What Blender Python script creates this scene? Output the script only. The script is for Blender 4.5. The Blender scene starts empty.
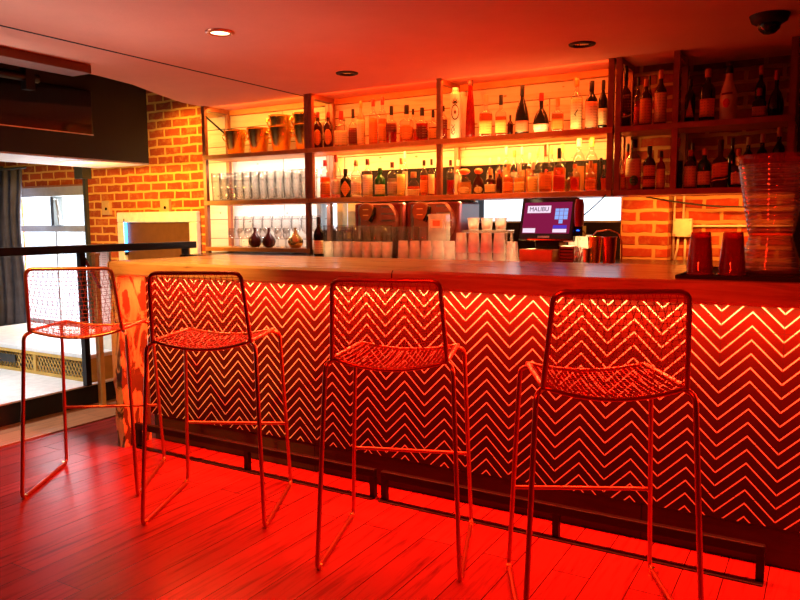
import bpy, math, random
from math import sin, cos, pi, radians
from mathutils import Vector, Matrix
random.seed(7)
S = bpy.context.scene
COL = S.collection
R = radians

# ------------------------------------------------------------------ materials
def nmat(name):
    m = bpy.data.materials.new(name); m.use_nodes = True
    nt = m.node_tree; nt.nodes.clear()
    return m, nt, nt.nodes.new('ShaderNodeOutputMaterial')
def N(nt, typ, **kw):
    n = nt.nodes.new(typ)
    for k, v in kw.items(): setattr(n, k, v)
    return n
def setin(n, **kw):
    for k, v in kw.items(): n.inputs[k.replace('_', ' ')].default_value = v
def rgba(c): return (c[0], c[1], c[2], 1)
def coords(nt, scale=(1, 1, 1), rot=(0, 0, 0), loc=(0, 0, 0)):
    tc = N(nt, 'ShaderNodeTexCoord'); mp = N(nt, 'ShaderNodeMapping')
    mp.inputs['Scale'].default_value = scale; mp.inputs['Rotation'].default_value = rot; mp.inputs['Location'].default_value = loc
    nt.links.new(tc.outputs['Object'], mp.inputs['Vector'])
    return mp.outputs['Vector']
def ramp(nt, fac, stops):
    r = N(nt, 'ShaderNodeValToRGB'); e = r.color_ramp.elements
    while len(e) < len(stops): e.new(0.5)
    for i, (p, c) in enumerate(stops): e[i].position = p; e[i].color = rgba(c)
    nt.links.new(fac, r.inputs['Fac']); return r.outputs['Color']
def math_(nt, op, a, b=None):
    n = N(nt, 'ShaderNodeMath', operation=op)
    for i, v in enumerate((a, b)):
        if v is None: continue
        if isinstance(v, (int, float)): n.inputs[i].default_value = v
        else: nt.links.new(v, n.inputs[i])
    return n.outputs[0]
def mix(nt, fac, a, b):
    n = N(nt, 'ShaderNodeMix', data_type='RGBA')
    if isinstance(fac, (int, float)): n.inputs['Factor'].default_value = fac
    else: nt.links.new(fac, n.inputs['Factor'])
    for k, v in (('A', a), ('B', b)):
        i = [s for s in n.inputs if s.name == k and s.type == 'RGBA'][0]
        if isinstance(v, tuple): i.default_value = rgba(v)
        else: nt.links.new(v, i)
    return [s for s in n.outputs if s.type == 'RGBA'][0]
def bsdf(nt, out, color=None, rough=0.5, metal=0, spec=0.5, **kw):
    b = N(nt, 'ShaderNodeBsdfPrincipled')
    if isinstance(color, tuple): b.inputs['Base Color'].default_value = rgba(color)
    elif color is not None: nt.links.new(color, b.inputs['Base Color'])
    b.inputs['Roughness'].default_value = rough; b.inputs['Metallic'].default_value = metal
    b.inputs['Specular IOR Level'].default_value = spec
    for k, v in kw.items(): b.inputs[k.replace('_', ' ')].default_value = v
    nt.links.new(b.outputs[0], out.inputs['Surface']); return b
def bump(nt, b, height, strength=0.3, dist=0.01):
    n = N(nt, 'ShaderNodeBump'); n.inputs['Strength'].default_value = strength; n.inputs['Distance'].default_value = dist
    nt.links.new(height, n.inputs['Height']); nt.links.new(n.outputs[0], b.inputs['Normal'])
def noise(nt, vec, scale, detail=4, rough=0.6, dist=0):
    n = N(nt, 'ShaderNodeTexNoise'); nt.links.new(vec, n.inputs['Vector'])
    setin(n, Scale=scale, Detail=detail, Roughness=rough, Distortion=dist); return n.outputs['Fac']
def plain(name, c, rough=0.5, metal=0, var=0.12, sc=18, spec=0.5, **kw):
    m, nt, o = nmat(name)
    f = noise(nt, coords(nt), sc)
    lo = tuple(x * (1 - var) for x in c); hi = tuple(min(1, x * (1 + var)) for x in c)
    b = bsdf(nt, o, ramp(nt, f, [(0.3, lo), (0.7, hi)]), rough, metal, spec, **kw)
    return m
def emit(name, c, s):
    m, nt, o = nmat(name); e = N(nt, 'ShaderNodeEmission'); e.inputs[0].default_value = rgba(c); e.inputs[1].default_value = s
    nt.links.new(e.outputs[0], o.inputs['Surface']); return m
def thin_glass(name, tint=(1, 1, 1), diff=0.06, dcol=(1, 1, 1), rough=0.03, edge=0.85, gloss=0.04):
    """thin clear wall: lets light straight through, mirrors at grazing angles, a touch of milky haze"""
    m, nt, o = nmat(name)
    t = N(nt, 'ShaderNodeBsdfTransparent')
    g = N(nt, 'ShaderNodeBsdfGlossy'); g.inputs['Roughness'].default_value = rough
    lw = N(nt, 'ShaderNodeLayerWeight'); lw.inputs['Blend'].default_value = 0.35
    # light crosses more glass near the silhouette, so the edges read darker
    nt.links.new(mix(nt, math_(nt, 'MULTIPLY', math_(nt, 'POWER', lw.outputs['Facing'], 2.2), edge), tint, tuple(x * 0.18 for x in tint)), t.inputs[0])
    f = math_(nt, 'MULTIPLY', lw.outputs['Facing'], 0.75); f = math_(nt, 'POWER', f, 1.6); f = math_(nt, 'ADD', f, gloss)
    m1 = N(nt, 'ShaderNodeMixShader'); nt.links.new(f, m1.inputs[0]); nt.links.new(t.outputs[0], m1.inputs[1]); nt.links.new(g.outputs[0], m1.inputs[2])
    d = N(nt, 'ShaderNodeBsdfTranslucent'); d.inputs[0].default_value = rgba(dcol)
    d2 = N(nt, 'ShaderNodeBsdfDiffuse'); d2.inputs[0].default_value = rgba(dcol)
    md = N(nt, 'ShaderNodeMixShader'); md.inputs[0].default_value = 0.5
    nt.links.new(d.outputs[0], md.inputs[1]); nt.links.new(d2.outputs[0], md.inputs[2])
    nz = noise(nt, coords(nt), 9, 2); nf = math_(nt, 'MULTIPLY', nz, diff * 2)
    m2 = N(nt, 'ShaderNodeMixShader'); nt.links.new(nf, m2.inputs[0])
    nt.links.new(m1.outputs[0], m2.inputs[1]); nt.links.new(md.outputs[0], m2.inputs[2])
    nt.links.new(m2.outputs[0], o.inputs['Surface']); return m
def liquor(name, c):
    m, nt, o = nmat(name)
    t = N(nt, 'ShaderNodeBsdfTransparent'); t.inputs[0].default_value = rgba(tuple(x ** 1.1 for x in c))
    d = N(nt, 'ShaderNodeBsdfTranslucent'); d.inputs[0].default_value = rgba(c)
    d2 = N(nt, 'ShaderNodeBsdfPrincipled'); d2.inputs['Base Color'].default_value = rgba(c); d2.inputs['Roughness'].default_value = 0.1
    a = N(nt, 'ShaderNodeMixShader'); a.inputs[0].default_value = 0.5
    nt.links.new(d.outputs[0], a.inputs[1]); nt.links.new(d2.outputs[0], a.inputs[2])
    b = N(nt, 'ShaderNodeMixShader'); nt.links.new(math_(nt, 'ADD', math_(nt, 'MULTIPLY', noise(nt, coords(nt), 25, 2), 0.3), 0.3), b.inputs[0])
    nt.links.new(t.outputs[0], b.inputs[1]); nt.links.new(a.outputs[0], b.inputs[2])
    nt.links.new(b.outputs[0], o.inputs['Surface']); return m

def brick_mat(name, c1, c2, mortar, bw=0.2, rh=0.0775, msz=0.011, rough=0.9):
    m, nt, o = nmat(name)
    tc = N(nt, 'ShaderNodeTexCoord'); sp = N(nt, 'ShaderNodeSeparateXYZ'); nt.links.new(tc.outputs['Object'], sp.inputs[0])
    cb = N(nt, 'ShaderNodeCombineXYZ')
    u = math_(nt, 'ADD', sp.outputs['X'], sp.outputs['Y'])
    nt.links.new(u, cb.inputs['X']); nt.links.new(sp.outputs['Z'], cb.inputs['Y'])
    nv = N(nt, 'ShaderNodeTexNoise'); nt.links.new(tc.outputs['Object'], nv.inputs['Vector']); setin(nv, Scale=9.0, Detail=3.0)
    off = N(nt, 'ShaderNodeVectorMath', operation='MULTIPLY_ADD'); nt.links.new(nv.outputs['Color'], off.inputs[0])
    off.inputs[1].default_value = (0.022, 0.022, 0); nt.links.new(cb.outputs[0], off.inputs[2])
    b = N(nt, 'ShaderNodeTexBrick'); nt.links.new(off.outputs[0], b.inputs['Vector'])
    setin(b, Scale=1.0, Mortar_Size=msz, Mortar_Smooth=0.25, Bias=-0.1, Brick_Width=bw, Row_Height=rh)
    b.inputs['Color1'].default_value = rgba(c1); b.inputs['Color2'].default_value = rgba(c2); b.inputs['Mortar'].default_value = rgba(mortar)
    f = noise(nt, tc.outputs['Object'], 14, 5, 0.7)
    col = mix(nt, math_(nt, 'MULTIPLY', ramp_fac(nt, f), 0.45), b.outputs['Color'], mortar)
    p = bsdf(nt, o, col, rough, spec=0.2)
    h = math_(nt, 'SUBTRACT', math_(nt, 'MULTIPLY', f, 0.35), b.outputs['Fac'])
    bump(nt, p, h, 0.7, 0.012); return m
def ramp_fac(nt, f):
    r = N(nt, 'ShaderNodeMapRange'); nt.links.new(f, r.inputs[0]); setin(r, From_Min=0.5, From_Max=0.75); return r.outputs[0]

def plank_mat(name, base, dark, row=0.14, axis='X', rough=0.75, knots=True, spec=0.3, length=1.6, seam=0.004):
    """boards running along axis (X on walls, Y on floors) with grain, seams and a few knots"""
    m, nt, o = nmat(name)
    tc = N(nt, 'ShaderNodeTexCoord'); sp = N(nt, 'ShaderNodeSeparateXYZ'); nt.links.new(tc.outputs['Object'], sp.inputs[0])
    cb = N(nt, 'ShaderNodeCombineXYZ')
    a, bb = (sp.outputs['X'], sp.outputs['Z']) if axis == 'X' else (sp.outputs['Y'], sp.outputs['X'])
    nt.links.new(a, cb.inputs['X']); nt.links.new(bb, cb.inputs['Y'])
    br = N(nt, 'ShaderNodeTexBrick'); nt.links.new(cb.outputs[0], br.inputs['Vector'])
    setin(br, Scale=1.0, Mortar_Size=seam, Mortar_Smooth=0.3, Brick_Width=length, Row_Height=row)
    br.offset = 0.37
    br.inputs['Color1'].default_value = rgba(base); br.inputs['Color2'].default_value = rgba(tuple(x * 0.72 for x in base)); br.inputs['Mortar'].default_value = rgba(tuple(x * 0.25 for x in dark))
    mp = N(nt, 'ShaderNodeMapping'); mp.inputs['Scale'].default_value = (2.2, 34, 1); nt.links.new(cb.outputs[0], mp.inputs[0])
    g = noise(nt, mp.outputs[0], 1.0, 5, 0.65, 0.6)
    col = mix(nt, ramp_fac(nt, g), br.outputs['Color'], dark)
    if knots:
        mp2 = N(nt, 'ShaderNodeMapping'); mp2.inputs['Scale'].default_value = (7, 13, 1); nt.links.new(cb.outputs[0], mp2.inputs[0])
        v = N(nt, 'ShaderNodeTexVoronoi'); nt.links.new(mp2.outputs[0], v.inputs['Vector']); setin(v, Scale=1.0)
        k = math_(nt, 'LESS_THAN', v.outputs['Distance'], 0.09)
        col = mix(nt, math_(nt, 'MULTIPLY', k, 0.8), col, tuple(x * 0.3 for x in dark))
    p = bsdf(nt, o, col, rough, spec=spec)
    h = math_(nt, 'SUBTRACT', math_(nt, 'MULTIPLY', g, 0.3), br.outputs['Fac']); bump(nt, p, h, 0.35, 0.006)
    return m

def slab_mat():
    m, nt, o = nmat('polished_slab_wood')
    v = coords(nt, (1.2, 9, 14)); g = noise(nt, v, 1.6, 6, 0.6, 1.2)
    col = ramp(nt, g, [(0.3, (0.42, 0.20, 0.07)), (0.5, (0.62, 0.34, 0.13)), (0.7, (0.72, 0.43, 0.19))])
    w = noise(nt, coords(nt, (1.1, 2.0, 11), loc=(2.3, 0, 0.4)), 1.7, 5, 0.65, 0.8)
    bark = N(nt, 'ShaderNodeMapRange'); nt.links.new(w, bark.inputs[0]); setin(bark, From_Min=0.66, From_Max=0.72)
    col = mix(nt, math_(nt, 'MULTIPLY', bark.outputs[0], 0.85), col, (0.07, 0.035, 0.015))
    # seams between the boards that make up the top
    sp = N(nt, 'ShaderNodeSeparateXYZ'); tc = N(nt, 'ShaderNodeTexCoord'); nt.links.new(tc.outputs['Object'], sp.inputs[0])
    s = math_(nt, 'ABSOLUTE', math_(nt, 'SUBTRACT', math_(nt, 'FRACT', math_(nt, 'ADD', math_(nt, 'MULTIPLY', sp.outputs['X'], 0.55), 0.38)), 0.5))
    col = mix(nt, math_(nt, 'LESS_THAN', s, 0.0016), col, (0.08, 0.03, 0.01))
    b = bsdf(nt, o, col, 0.24, spec=0.3, Coat_Weight=0.05, Coat_Roughness=0.08); bump(nt, b, g, 0.06, 0.01)
    return m
def liveedge_mat():
    m, nt, o = nmat('live_edge_wood')
    v = coords(nt, (8, 8, 1.6)); g = noise(nt, v, 1.4, 6, 0.65, 1.6)
    col = ramp(nt, g, [(0.3, (0.50, 0.25, 0.09)), (0.52, (0.72, 0.42, 0.18)), (0.7, (0.60, 0.32, 0.12))])
    w = noise(nt, coords(nt, (9, 9, 3.2), loc=(0.7, 0.2, 1.9)), 1.0, 6, 0.6, 1.3)
    bark = N(nt, 'ShaderNodeMapRange'); nt.links.new(w, bark.inputs[0]); setin(bark, From_Min=0.475, From_Max=0.52)
    col = mix(nt, math_(nt, 'MULTIPLY', bark.outputs[0], 0.92), col, (0.05, 0.022, 0.01))
    b = bsdf(nt, o, col, 0.5, spec=0.2); bump(nt, b, g, 0.3, 0.01); return m

def chevron_mat():
    """8 inch tiles, dark oxblood glaze with pale incised 45 degree zigzag lines; seams between tiles"""
    m, nt, o = nmat('chevron_tile')
    tc = N(nt, 'ShaderNodeTexCoord'); sp = N(nt, 'ShaderNodeSeparateXYZ'); nt.links.new(tc.outputs['Object'], sp.inputs[0])
    P = 0.2035
    ux = math_(nt, 'FRACT', math_(nt, 'DIVIDE', math_(nt, 'ADD', sp.outputs['X'], 0.3285 + 40 * P), P))      # 0 at a valley
    tri = math_(nt, 'MULTIPLY', math_(nt, 'ABSOLUTE', math_(nt, 'SUBTRACT', ux, 0.5)), P)                  # distance from the peak
    zz = math_(nt, 'ADD', math_(nt, 'ADD', sp.outputs['Z'], tri), 1.0 - 0.026 + 0.0)
    fr = math_(nt, 'FRACT', math_(nt, 'DIVIDE', zz, 0.05))
    d = math_(nt, 'ABSOLUTE', math_(nt, 'SUBTRACT', fr, 0.5))                                              # 0.5 = on a line centre
    line = N(nt, 'ShaderNodeMapRange'); nt.links.new(d, line.inputs[0]); setin(line, From_Min=0.425, From_Max=0.445)
    s1 = math_(nt, 'LESS_THAN', math_(nt, 'ABSOLUTE', math_(nt, 'SUBTRACT', math_(nt, 'FRACT', math_(nt, 'ADD', ux, 0.5)), 0.5)), 0.006)
    vz = math_(nt, 'FRACT', math_(nt, 'DIVIDE', math_(nt, 'ADD', sp.outputs['Z'], 2.0 - 0.7525 + 0.035), P))
    vz = math_(nt, 'FRACT', math_(nt, 'ADD', vz, 0.0))
    s2 = math_(nt, 'LESS_THAN', math_(nt, 'ABSOLUTE', math_(nt, 'SUBTRACT', vz, 0.5)), 0.006)
    seam = math_(nt, 'MAXIMUM', s1, s2)
    nz = noise(nt, tc.outputs['Object'], 7, 3)
    base = ramp(nt, nz, [(0.3, (0.024, 0.0042, 0.0022)), (0.7, (0.037, 0.0064, 0.0030))])
    c = mix(nt, line.outputs[0], base, (0.84, 0.78, 0.66))
    c = mix(nt, math_(nt, 'MULTIPLY', seam, 0.8), c, (0.02, 0.01, 0.01))
    b = bsdf(nt, o, c, 0.6, spec=0.08)
    bump(nt, b, math_(nt, 'MULTIPLY', seam, -1.0), 0.4, 0.003); return m

def plaster_mat(name, c, sc=2.0):
    m, nt, o = nmat(name)
    f = noise(nt, coords(nt), sc, 6, 0.65); f2 = noise(nt, coords(nt), 40, 4, 0.7)
    col = ramp(nt, f, [(0.25, tuple(x * 0.86 for x in c)), (0.75, c)])
    b = bsdf(nt, o, col, 0.85, spec=0.2); bump(nt, b, f2, 0.35, 0.004); return m
def label_mat(name, c, ink=(0.10, 0.03, 0.02), amount=0.30):
    """printed paper label: irregular rows of unreadable small print"""
    m, nt, o = nmat(name)
    v = coords(nt, (90, 90, 1)); n1 = noise(nt, v, 1.0, 1)
    sp = N(nt, 'ShaderNodeSeparateXYZ'); tc = N(nt, 'ShaderNodeTexCoord'); nt.links.new(tc.outputs['Object'], sp.inputs[0])
    rows = math_(nt, 'LESS_THAN', math_(nt, 'FRACT', math_(nt, 'MULTIPLY', sp.outputs['Z'], 62.0)), 0.35)
    k = math_(nt, 'MULTIPLY', math_(nt, 'MULTIPLY', rows, math_(nt, 'GREATER_THAN', n1, 0.5)), amount)
    b = bsdf(nt, o, mix(nt, k, c, ink), 0.6, spec=0.2)
    return m

M = {}
M['plaster'] = plaster_mat('ceiling_plaster', (0.66, 0.29, 0.20))
M['black_paint'] = plain('black_paint', (0.010, 0.009, 0.009), 0.7)
M['soffit'] = plain('soffit_paint', (0.010, 0.008, 0.008), 0.6)
M['soffit_under'] = plain('lit_soffit_underside', (0.62, 0.55, 0.5), 0.6)  # pale tone carries the window light on the underside
M['floor'] = plank_mat('floor_boards', (0.26, 0.024, 0.020), (0.07, 0.007, 0.006), 0.135, 'Y', 0.27, False, 0.07, 1.5, 0.0018)
M['threshold'] = plank_mat('threshold_board', (0.42, 0.17, 0.07), (0.22, 0.08, 0.03), 0.6, 'Y', 0.45, False, 0.4, 3.0, 0.002)
M['brick_left'] = brick_mat('orange_brick', (0.46, 0.075, 0.012), (0.30, 0.045, 0.008), (0.78, 0.40, 0.07))
M['brick_right'] = brick_mat('red_brick', (0.36, 0.045, 0.018), (0.22, 0.028, 0.012), (0.56, 0.28, 0.10), 0.2, 0.0735, 0.013)
M['planks'] = plank_mat('whitewashed_planks', (0.80, 0.68, 0.50), (0.52, 0.36, 0.2), 0.145, 'X', 0.7)
M['white_planks'] = plank_mat('white_planks', (0.84, 0.82, 0.78), (0.6, 0.55, 0.5), 0.16, 'X', 0.6)
M['dark_wall'] = plain('dark_wall_paint', (0.009, 0.004, 0.004), 0.7, spec=0.15)
M['slab'] = slab_mat(); M['live'] = liveedge_mat(); M['chevron'] = chevron_mat()
M['kick'] = plank_mat('kick_board', (0.06, 0.028, 0.018), (0.03, 0.013, 0.01), 0.3, 'X', 0.5, False, 0.3)
M['rail_black'] = plain('black_steel', (0.02, 0.015, 0.015), 0.4, 0.6)
M['copper'] = plain('copper_rod', (0.50, 0.115, 0.055), 0.3, 0.85, 0.05)
M['copper_wire'] = plain('copper_wire', (0.42, 0.06, 0.04), 0.4, 0.6, 0.05)
M['frame'] = plain('shelf_wood', (0.58, 0.21, 0.045), 0.5, 0, 0.2, 9)
M['frame_metal'] = plain('rust_brown_steel', (0.30, 0.10, 0.05), 0.45, 0.3, 0.2)
M['gold'] = plain('polished_gold', (1.0, 0.62, 0.16), 0.27, 1.0, 0.04)
M['steel'] = plain('brushed_steel', (0.66, 0.60, 0.54), 0.3, 1.0)
M['white_frame'] = plain('cream_frame_paint', (0.82, 0.74, 0.58), 0.45)
M['window_frame'] = plain('grey_white_frame', (0.40, 0.42, 0.43), 0.5)
M['dark_frame'] = plain('dark_window_frame', (0.05, 0.055, 0.05), 0.4)
M['curtain'] = plain('slate_curtain', (0.12, 0.12, 0.16), 0.85, 0, 0.25, 8)
M['added_strip'] = plain('added_strip_brown', (0.15, 0.028, 0.006), 0.7)
M['white_top'] = plain('white_laminate', (0.80, 0.79, 0.77), 0.4)
M['lattice'] = plain('golden_lattice', (0.60, 0.35, 0.07), 0.5)
M['golden_wood'] = plain('golden_timber', (0.78, 0.48, 0.13), 0.5)
M['counter'] = plain('dark_counter', (0.03, 0.015, 0.012), 0.25)
M['clear'] = thin_glass('clear_glass', (0.92, 0.91, 0.90), 0.012)
M['acrylic'] = thin_glass('clear_acrylic', (0.95, 0.82, 0.79), 0.09, (1, 0.75, 0.65), 0.06, gloss=0.14)
M['cupplastic'] = thin_glass('cloudy_plastic', (0.93, 0.93, 0.93), 0.34)
M['redlit_plastic'] = thin_glass('red_lit_plastic', (0.85, 0.25, 0.2), 0.16, (1, 0.35, 0.3))  # clear plastic given the red of the light that falls on it
M['pane'] = thin_glass('window_glass', (0.97, 0.98, 0.98), 0.0, edge=0.0)
M['frost'] = thin_glass('frosted_glass', (0.95, 0.8, 0.6), 0.3, (1, 0.8, 0.55))
M['brown'] = plain('brown_bottle_glass', (0.055, 0.014, 0.006), 0.08)
M['dark'] = plain('black_bottle_glass', (0.010, 0.010, 0.008), 0.07)
M['green'] = plain('green_bottle_glass', (0.015, 0.11, 0.02), 0.08)
M['redglass'] = liquor('red_bottle_glass', (0.55, 0.03, 0.015))
M['white'] = plain('white_ceramic', (0.85, 0.74, 0.6), 0.3)
M['cream'] = plain('cream_gloss', (0.80, 0.60, 0.36), 0.25)
LIQ = dict(rum=(0.62, 0.22, 0.06), amber=(0.85, 0.30, 0.05), honey=(0.95, 0.60, 0.22), red=(0.70, 0.06, 0.03), orange=(0.95, 0.25, 0.03), pink=(0.95, 0.55, 0.50), pale=(0.95, 0.85, 0.72), grey=(0.62, 0.55, 0.50), yellow=(0.95, 0.60, 0.05), dark=(0.10, 0.02, 0.02))
for k, c in LIQ.items(): M['liq_' + k] = liquor(k + '_liquor', c)
CAPS = dict(foil=(0.35, 0.06, 0.04), red=(0.45, 0.02, 0.015), black=(0.012, 0.01, 0.01), orange=(0.75, 0.22, 0.05), white=(0.8, 0.75, 0.68), brown=(0.07, 0.02, 0.012), cork=(0.55, 0.30, 0.14), dark=(0.015, 0.012, 0.012), oxblood=(0.14, 0.015, 0.012), green=(0.02, 0.13, 0.03), yellow=(0.85, 0.55, 0.1), pale=(0.78, 0.6, 0.42), honey=(0.8, 0.45, 0.12), pink=(0.6, 0.18, 0.16))
for k, c in CAPS.items(): M['cap_' + k] = plain(k + '_cap', c, 0.4, 0, 0.1)
LABS = dict(orange=(0.85, 0.28, 0.06), cream=(0.88, 0.66, 0.36), oxblood=(0.16, 0.02, 0.015), yellow=(0.95, 0.72, 0.22), salmon=(0.72, 0.25, 0.14), white=(0.92, 0.86, 0.72), pale=(0.90, 0.74, 0.60), grey=(0.5, 0.42, 0.36), red=(0.65, 0.04, 0.02), gold=(0.85, 0.50, 0.10), green=(0.03, 0.15, 0.03), redframe=(0.85, 0.62, 0.4), black=(0.01, 0.01, 0.01))
for k, c in LABS.items(): M['lab_' + k] = label_mat(k + '_label', c, (0.75, 0.4, 0.2) if k in ('oxblood', 'green', 'black') else (0.12, 0.03, 0.02))

# ------------------------------------------------------------------ mesh helpers
class MB:
    def __init__(self): self.v = []; self.f = []
    def add(self, vs, fs):
        o = len(self.v); self.v += [tuple(p) for p in vs]; self.f += [tuple(i + o for i in q) for q in fs]; return self
    def box(self, a, b):
        (x0, y0, z0), (x1, y1, z1) = a, b
        vs = [(x0, y0, z0), (x1, y0, z0), (x1, y1, z0), (x0, y1, z0), (x0, y0, z1), (x1, y0, z1), (x1, y1, z1), (x0, y1, z1)]
        return self.add(vs, [(0, 3, 2, 1), (4, 5, 6, 7), (0, 1, 5, 4), (1, 2, 6, 5), (2, 3, 7, 6), (3, 0, 4, 7)])
    def tube(self, pts, r, n=8, closed=False):
        P = [Vector(p) for p in pts]; k = len(P); vs = []; up = None
        for i in range(k):
            if closed: t = P[(i + 1) % k] - P[i - 1]
            else: t = P[min(i + 1, k - 1)] - P[max(i - 1, 0)]
            t.normalize()
            if up is None:
                up = Vector((0, 0, 1)) if abs(t.z) < 0.9 else Vector((1, 0, 0))
            up = up - t * up.dot(t)
            if up.length < 1e-5: up = Vector((0, 1, 0)) - t * t.y
            up.normalize(); s = t.cross(up)
            for j in range(n):
                a = 2 * pi * j / n; vs.append(P[i] + (up * cos(a) + s * sin(a)) * r)
        fs = []
        for i in range(k if closed else k - 1):
            i2 = (i + 1) % k
            for j in range(n): fs.append((i * n + j, i * n + (j + 1) % n, i2 * n + (j + 1) % n, i2 * n + j))
        if not closed: fs += [tuple(reversed(range(n))), tuple((k - 1) * n + j for j in range(n))]
        return self.add(vs, fs)
    def lathe(self, prof, n=24, sx=1, sy=1, power=1.0, c=(0, 0, 0), cap0=True, cap1=True):
        vs = []; k = len(prof)
        for r, z in prof:
            for j in range(n):
                a = 2 * pi * j / n + pi / n; x, y = cos(a), sin(a)
                if power != 1:
                    x = math.copysign(abs(x) ** power, x); y = math.copysign(abs(y) ** power, y)
                vs.append((c[0] + r * x * sx, c[1] + r * y * sy, c[2] + z))
        fs = [(i * n + j, i * n + (j + 1) % n, (i + 1) * n + (j + 1) % n, (i + 1) * n + j) for i in range(k - 1) for j in range(n)]
        if cap0 and prof[0][0] > 1e-5: fs.append(tuple(reversed(range(n))))
        if cap1 and prof[-1][0] > 1e-5: fs.append(tuple((k - 1) * n + j for j in range(n)))
        return self.add(vs, fs)
    def poly(self, pts, z0, z1):
        n = len(pts); vs = [(x, y, z0) for x, y in pts] + [(x, y, z1) for x, y in pts]
        return self.add(vs, [tuple(reversed(range(n))), tuple(range(n, 2 * n))] + [(i, (i + 1) % n, n + (i + 1) % n, n + i) for i in range(n)])
    def build(self, name, mat, parent=None, smooth=False, bevel=0, auto=None, seg=2):
        me = bpy.data.meshes.new(name); me.from_pydata([tuple(p) for p in self.v], [], self.f); me.update()
        o = bpy.data.objects.new(name, me); COL.objects.link(o); me.materials.append(M[mat] if isinstance(mat, str) else mat)
        if parent: o.parent = parent
        if smooth:
            for p in me.polygons: p.use_smooth = True
            if auto is not None: me.set_sharp_from_angle(angle=R(auto))
        if bevel:
            b = o.modifiers.new('bevel', 'BEVEL'); b.width = bevel; b.segments = seg; b.limit_method = 'ANGLE'
        return o
def fillet(pts, r, n=5):
    out = [Vector(pts[0])]
    for i in range(1, len(pts) - 1):
        a, b, c = Vector(pts[i - 1]), Vector(pts[i]), Vector(pts[i + 1])
        u, w = (a - b), (c - b); rr = min(r, u.length * 0.45, w.length * 0.45); u.normalize(); w.normalize()
        p, q = b + u * rr, b + w * rr
        for k in range(n + 1):
            t = k / n; out.append(p * (1 - t) ** 2 + b * 2 * t * (1 - t) + q * t * t)
    out.append(Vector(pts[-1])); return out
def thing(name, label, cat, loc=(0, 0, 0), rz=0, group=None):
    o = bpy.data.objects.new(name, None); COL.objects.link(o); o.empty_display_size = 0.1
    o.location = loc; o.rotation_euler = (0, 0, rz); tag(o, label, cat, group); return o
def tag(o, label, cat, group=None):
    o['label'] = label; o['category'] = cat
    if group: o['group'] = group
    return o
def struct(o): o['kind'] = 'structure'; return o
def kids(o): return [c for c in bpy.data.objects if c.parent is o]
def dup(root, loc, rz=None, label=None, tree=None):
    r = root.copy(); COL.objects.link(r); r.location = loc
    if rz is not None: r.rotation_euler = (0, 0, rz)
    if label: r['label'] = label
    for ch, sub in (tree if tree is not None else [(c, kids(c)) for c in kids(root)]):
        c = ch.copy(); COL.objects.link(c); c.parent = r
        for g in sub:
            d = g.copy(); COL.objects.link(d); d.parent = c
    return r
def tree_of(root): return [(c, kids(c)) for c in kids(root)]
ORD = ['first', 'second', 'third', 'fourth', 'fifth', 'sixth', 'seventh', 'eighth', 'ninth', 'tenth', 'eleventh', 'twelfth', 'thirteenth', 'fourteenth', 'fifteenth', 'sixteenth']

# ------------------------------------------------------------------ camera
cam = bpy.data.cameras.new('camera'); cam.sensor_width = 36; cam.lens = 730.9 / 800 * 36; cam.clip_start = 0.05
co = bpy.data.objects.new('camera', cam); COL.objects.link(co); S.camera = co
yaw, tilt, roll = 0.5325, 0.10627, -0.0060
fw = Vector((-sin(yaw) * cos(tilt), cos(yaw) * cos(tilt), -sin(tilt))); rt = Vector((cos(yaw), sin(yaw), 0)); up = rt.cross(fw)
rt, up = rt * cos(roll) + up * sin(roll), up * cos(roll) - rt * sin(roll)
mw = Matrix((rt, up, -fw)).transposed().to_4x4(); mw.translation = (0, 0, 1.25); co.matrix_world = mw

# ------------------------------------------------------------------ setting
YW = 4.62; ZC = 2.17; ZH = 2.75
XL, XR, YN = -9.0, 1.9, -2.6
struct(MB().box((XL, YN, -0.1), (XR, YW + 0.25, 0)).build('floor', 'floor'))
# raised pale platform beyond the railing, and the plain board in front of it
struct(MB().box((XL, YN, 0.0), (-4.36, YW, 0.14)).build('trim_1', 'black_paint'))
struct(MB().box((XL, YN, 0.14), (-4.345, YW, 0.152)).build('trim_2', 'white_top', bevel=0.003))
struct(MB().box((-4.36, YN, 0.0), (-3.973, YW, 0.008)).build('trim_3', 'threshold'))
edge = [(-3.80, YN), (-3.86, 1.6), (-3.90, 2.40), (-3.97, 2.8), (-4.0, 3.1), (-4.06, 3.4), (-4.22, 3.77), (-4.34, 4.1), (-4.40, YW + 0.2)]
struct(MB().poly([(XR, YN), (XR, YW + 0.2)] + edge[::-1], ZC, ZC + 0.12).build('ceiling', 'plaster'))
struct(MB().box((-3.93, YN, ZC - 0.05), (-3.76, 2.86, ZC)).build('trim_12', 'added_strip', bevel=0.004))  # added strip standing in for a darker brown zone of the ceiling
struct(MB().box((-3.378, YN, ZC - 0.004), (-3.370, YW, ZC + 0.002)).build('trim_4', 'black_paint'))
struct(MB().box((XL, YN, ZH), (XR, YW + 0.25, ZH + 0.1)).build('ceiling_upper', 'black_paint'))
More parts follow.
